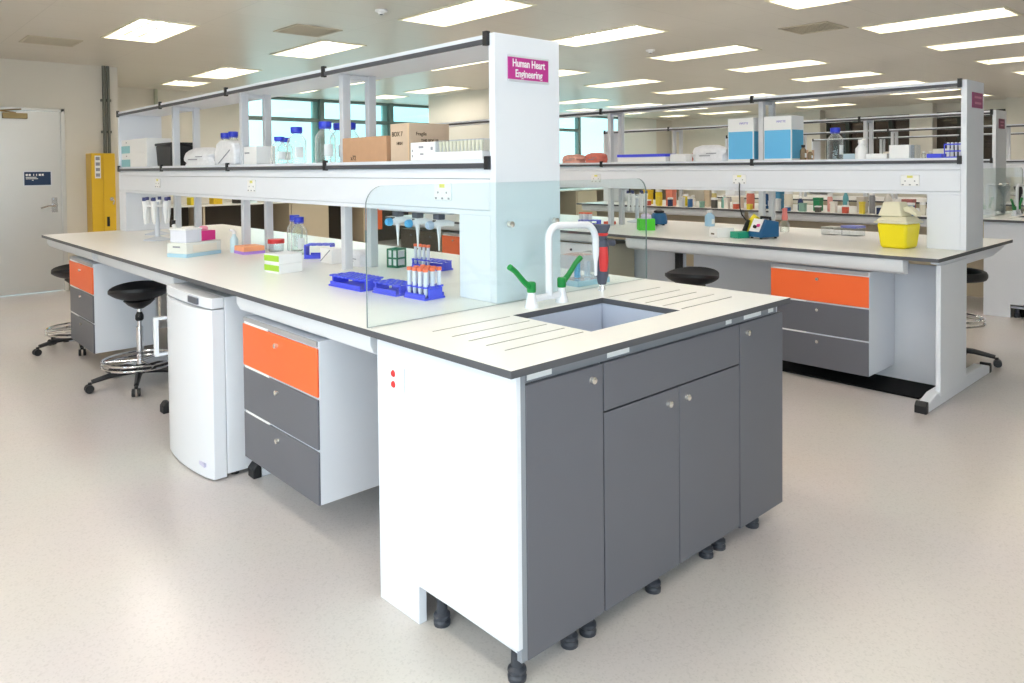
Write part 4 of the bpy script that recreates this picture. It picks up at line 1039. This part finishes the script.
MB().lathe([(.035, 0), (.037, .008), (.037, .07), (.02, .1), (.018, .11)], (0, 0, 0), 16).build('body', G_bottle, t); m = MB(); m.lathe([(.022, .1), (.026, .12), (.02, .16), (.022, .2), (0, .205)], (0, 0, 0), 14); m.build('pump', mat('salmon_pink', '#f08a84', .4), t)
box_thing('clear_box', 'low clear box with grey lid, left one of the pair on the right worktop', 'box', 4.6, 1.18, H2, .12, .11, .065, G_clear, lid=mat('grey_lid', '#b8b8ae', .5), rz=-.2)
box_thing('clear_box', 'low clear box with lilac blue lid, right one of the pair on the right worktop', 'box', 4.62, 1.02, H2, .12, .13, .08, G_clear, lid=mat('lilac_lid', '#8a90d8', .4), rz=-.2)
# sharps bin
t = thing('sharps_bin', 'square yellow waste bin with cream funnel lid on the right worktop', 'bin', (3.965, .445, H2), -.12)
m = MB(); m.taper(0, 0, 0, .17, .17, .17, .205, .205); m.build('body', M_yellow, t, bev=.02, seg=4)
m = MB(); m.taper(0, 0, .168, .182, .225, .225, .225, .225); m.taper(0, 0, .182, .215, .212, .212, .145, .16); m.taper(-.01, .02, .215, .31, .15, .16, .1, .11); lo = m.build('lid', M_cream, t, bev=.012, seg=3)
m = MB(); m.prism([(-.045, .275), (-.075, .285), (-.135, .235), (-.13, .215), (-.09, .235), (-.05, .25)], 'x', -.035, .035); m.build('flap', M_cream, t, bev=.004)
# tubes rack far and orange item
tube_rack('blue rack with orange capped tubes at the far left of the right hand worktop', 3.98, 3.22, H2, .2, .11, .06, -1.4, 'racks on the right hand worktop', tubes=8, cols=[0, 1, 2, 3], zt=.12, tl='orange capped tube in the blue rack on the right hand worktop')
box_thing('small_tray', 'small orange tray beside the far blue rack on the right worktop', 'tray', 4.25, 3.2, H2, .09, .08, .03, mat('burnt_orange', '#e8542c', .5))
carousel('pipette carousel with dark pipettes beyond the bright green box', 4.68, 3.2, H2, .28, 6, .2)

# ---- bench 3 goods seen through the gap
cols3 = ['#e8c22a', '#f0d838', '#d8d0c0', '#e88a72', '#e8d23a', '#f0ece0', '#c8b8a0', '#d0c080', '#7fb8b0', '#ece6d8', '#d87a66', '#1f4a7a', '#4a90b8', '#e8e0d0', '#2a3a6a', '#2a8a5a', '#e8a8a0', '#6ab0b8', '#c8c0b8', '#8a8a90', '#d8d4cc', '#b06a66', '#e0dccc', '#90a8b0']
kinds = ['yellow_tub', 'carton', 'jar']
rnd = random.Random(5); y = 4.95; i = 0
cn = {'#e8c22a': 'amber yellow', '#f0d838': 'yellow', '#d8d0c0': 'stone', '#e88a72': 'salmon', '#e8d23a': 'lemon', '#f0ece0': 'ivory', '#c8b8a0': 'tan', '#d0c080': 'khaki', '#7fb8b0': 'sage teal', '#ece6d8': 'cream', '#d87a66': 'coral red', '#1f4a7a': 'dark blue', '#4a90b8': 'mid blue', '#e8e0d0': 'off white', '#2a3a6a': 'navy', '#2a8a5a': 'green', '#e8a8a0': 'pale pink', '#6ab0b8': 'turquoise', '#c8c0b8': 'light grey', '#8a8a90': 'grey', '#d8d4cc': 'pale grey', '#b06a66': 'brick', '#e0dccc': 'bone', '#90a8b0': 'slate blue'}
prev = 'the far end of the row'
for i, hx in enumerate(cols3):
    w = rnd.uniform(.07, .12); h = rnd.uniform(.15, .29); x = X3+rnd.uniform(.2, .42)
    nm = cn[hx]; m = mat('goods_'+nm.replace(' ', '_'), hx, .5)
    shape = ['box', 'jar', 'bottle'][i % 3]
    lb = '%s %s on the third bench worktop, beside %s' % (nm, shape, prev)
    if shape == 'box': box_thing('carton', lb, 'box', x, y, H, .1, w, h*.8, m, group='goods on the third bench', lid=m)
    elif shape == 'jar':
        t = thing('jar', lb, 'jar', (x, y, H), 0, 'goods on the third bench'); MB().lathe([(w*.4, 0), (w*.42, h*.6), (w*.36, h*.7)], (0, 0, 0), 14).build('body', m, t); MB().lathe([(w*.4, h*.7), (w*.4, h*.85), (0, h*.86)], (0, 0, 0), 14).build('lid', M_white2, t)
    else: bottle(lb, x, y, H, w*.36, h, 'goods on the third bench', cap=M_white2, glass=m)
    prev = 'the %s %s' % (nm, shape); y -= .165
y = 4.87; prev = 'the far end'
for i in range(22):
    hx, nm = [('#f2efe6', 'ivory'), ('#3a6ea8', 'denim blue'), ('#e9d24a', 'lemon'), ('#5a5650', 'dark grey'), ('#d9dde0', 'silver'), ('#c95a48', 'rust'), ('#8fb8a8', 'mint'), ('#23345c', 'navy')][(i*5) % 8]
    side = ['short', 'slim', 'squat'][i % 3]; w_ = rnd.uniform(.04, .07); h_ = rnd.uniform(.05, .14); m_ = mat('small_goods_'+nm.replace(' ', '_'), hx, .5)
    box_thing('carton', '%s %s carton at the front of the third bench, beside %s' % (side, nm, prev), 'box', X3+.1, y, H, .06, w_, h_, m_, group='small cartons on the third bench', lid=M_white2 if i % 2 else m_)
    prev = 'the %s %s one' % (side, nm); y -= .18 if i % 4 else .13
# a few goods on the third bench shelf and on the window bench
for k, (yy, hx, w, h) in enumerate([(1.3, '#e8e6de', .16, .12), (1.8, '#dcd6c8', .2, .1), (2.9, '#c8a890', .24, .14), (3.8, '#e8e6de', .2, .12), (4.4, '#b04038', .1, .14)]):
    box_thing('carton', ['white carton nearest the end panel', 'cream carton second from the end panel', 'tan carton in the middle', 'white carton right of the red box', 'dark red box far along'][k]+' on the third bench shelf', 'box', X3+.8, yy, ZS, .16, w, h, mat('shelf_goods_%d' % k, hx, .6), group='cartons on the third bench shelf')
for k, (xx, hx, w, h, lb) in enumerate([(2.45, '#3fc85a', .2, .12, 'green box pair on the window bench at far left'), (3.0, '#e8d23a', .16, .12, 'yellow box on the window bench, left one'), (3.35, '#e8c22a', .14, .14, 'amber box on the window bench, right of the yellow one'), (3.75, '#2a2622', .18, .14, 'black instrument on the window bench'), (4.3, '#d8d0c0', .4, .12, 'long stone coloured case on the window bench')]):
    box_thing('carton' if k != 3 else 'instrument', lb, 'box', xx, 10.85, .905, w, .2, h, mat('window_goods_%d' % k, hx, .6), group='goods on the window bench')

# ------------------------------------------------------------------ light
def area(name, loc, rot, sx, sy, e, col):
    l = bpy.data.lights.new(name, 'AREA'); l.shape = 'RECTANGLE'; l.size = sx; l.size_y = sy; l.energy = e; l.color = col
    o = bpy.data.objects.new(name, l); COL.objects.link(o); o.location = loc; o.rotation_euler = rot; return o
area('daylight_left', (XL-.3, -.7, 1.55), (0, -PI/2, 0), 2.1, 5.8, 125, (.82, .90, 1))
area('fill_rear', (-1.6, YB-.3, 1.65), (PI/2, 0, 0), 3.6, 1.9, 125, (.82, .90, 1))  # added fill from behind the camera, brightens the faces turned towards it
w = bpy.data.worlds.new('World'); sc.world = w; w.use_nodes = True
nt = w.node_tree; bg = nt.nodes['Background']
tc = nt.nodes.new('ShaderNodeTexCoord'); n = nt.nodes.new('ShaderNodeTexNoise'); n.inputs['Scale'].default_value = 2.2
nt.links.new(tc.outputs['Generated'], n.inputs['Vector'])
r = nt.nodes.new('ShaderNodeValToRGB'); r.color_ramp.elements[0].color = lin('#b5e4ee'); r.color_ramp.elements[1].color = lin('#f6ffff')
r.color_ramp.elements[0].position = .38; r.color_ramp.elements[1].position = .6
nt.links.new(n.outputs['Fac'], r.inputs[0]); nt.links.new(r.outputs[0], bg.inputs['Color']); bg.inputs['Strength'].default_value = 2.2

# ------------------------------------------------------------------ camera
cam = bpy.data.cameras.new('camera'); co = bpy.data.objects.new('camera', cam); COL.objects.link(co)
F_, yaw, roll, pitch = 740.14, .7446, .0096, .0249
s_, c_ = math.sin(yaw), math.cos(yaw); cp, sp = math.cos(pitch), math.sin(pitch); cr, sr = math.cos(roll), math.sin(roll)
fw = Vector((s_*cp, c_*cp, -sp)); r0 = Vector((c_, -s_, 0)); u0 = Vector((s_*sp, c_*sp, cp))
R = r0*cr-u0*sr; U = r0*sr+u0*cr
M = Matrix((R, U, -fw)).transposed().to_4x4(); M.translation = Vector((-1.3307, -1.4547, 1.4736))
co.matrix_world = M
cam.sensor_width = 36; cam.lens = F_/1024*36; cam.shift_y = -(341.5-185.17)/1024; cam.clip_start = .05
sc.camera = co
sc.view_settings.view_transform = 'Standard'; sc.view_settings.look = 'None'; sc.view_settings.gamma = 1
sc.view_settings.use_curve_mapping = False; sc.view_settings.exposure = 0.06
sc.cycles.use_denoising = True
sc.cycles.max_bounces = 8; sc.cycles.transparent_max_bounces = 16
sc.cycles.sample_clamp_indirect = 8
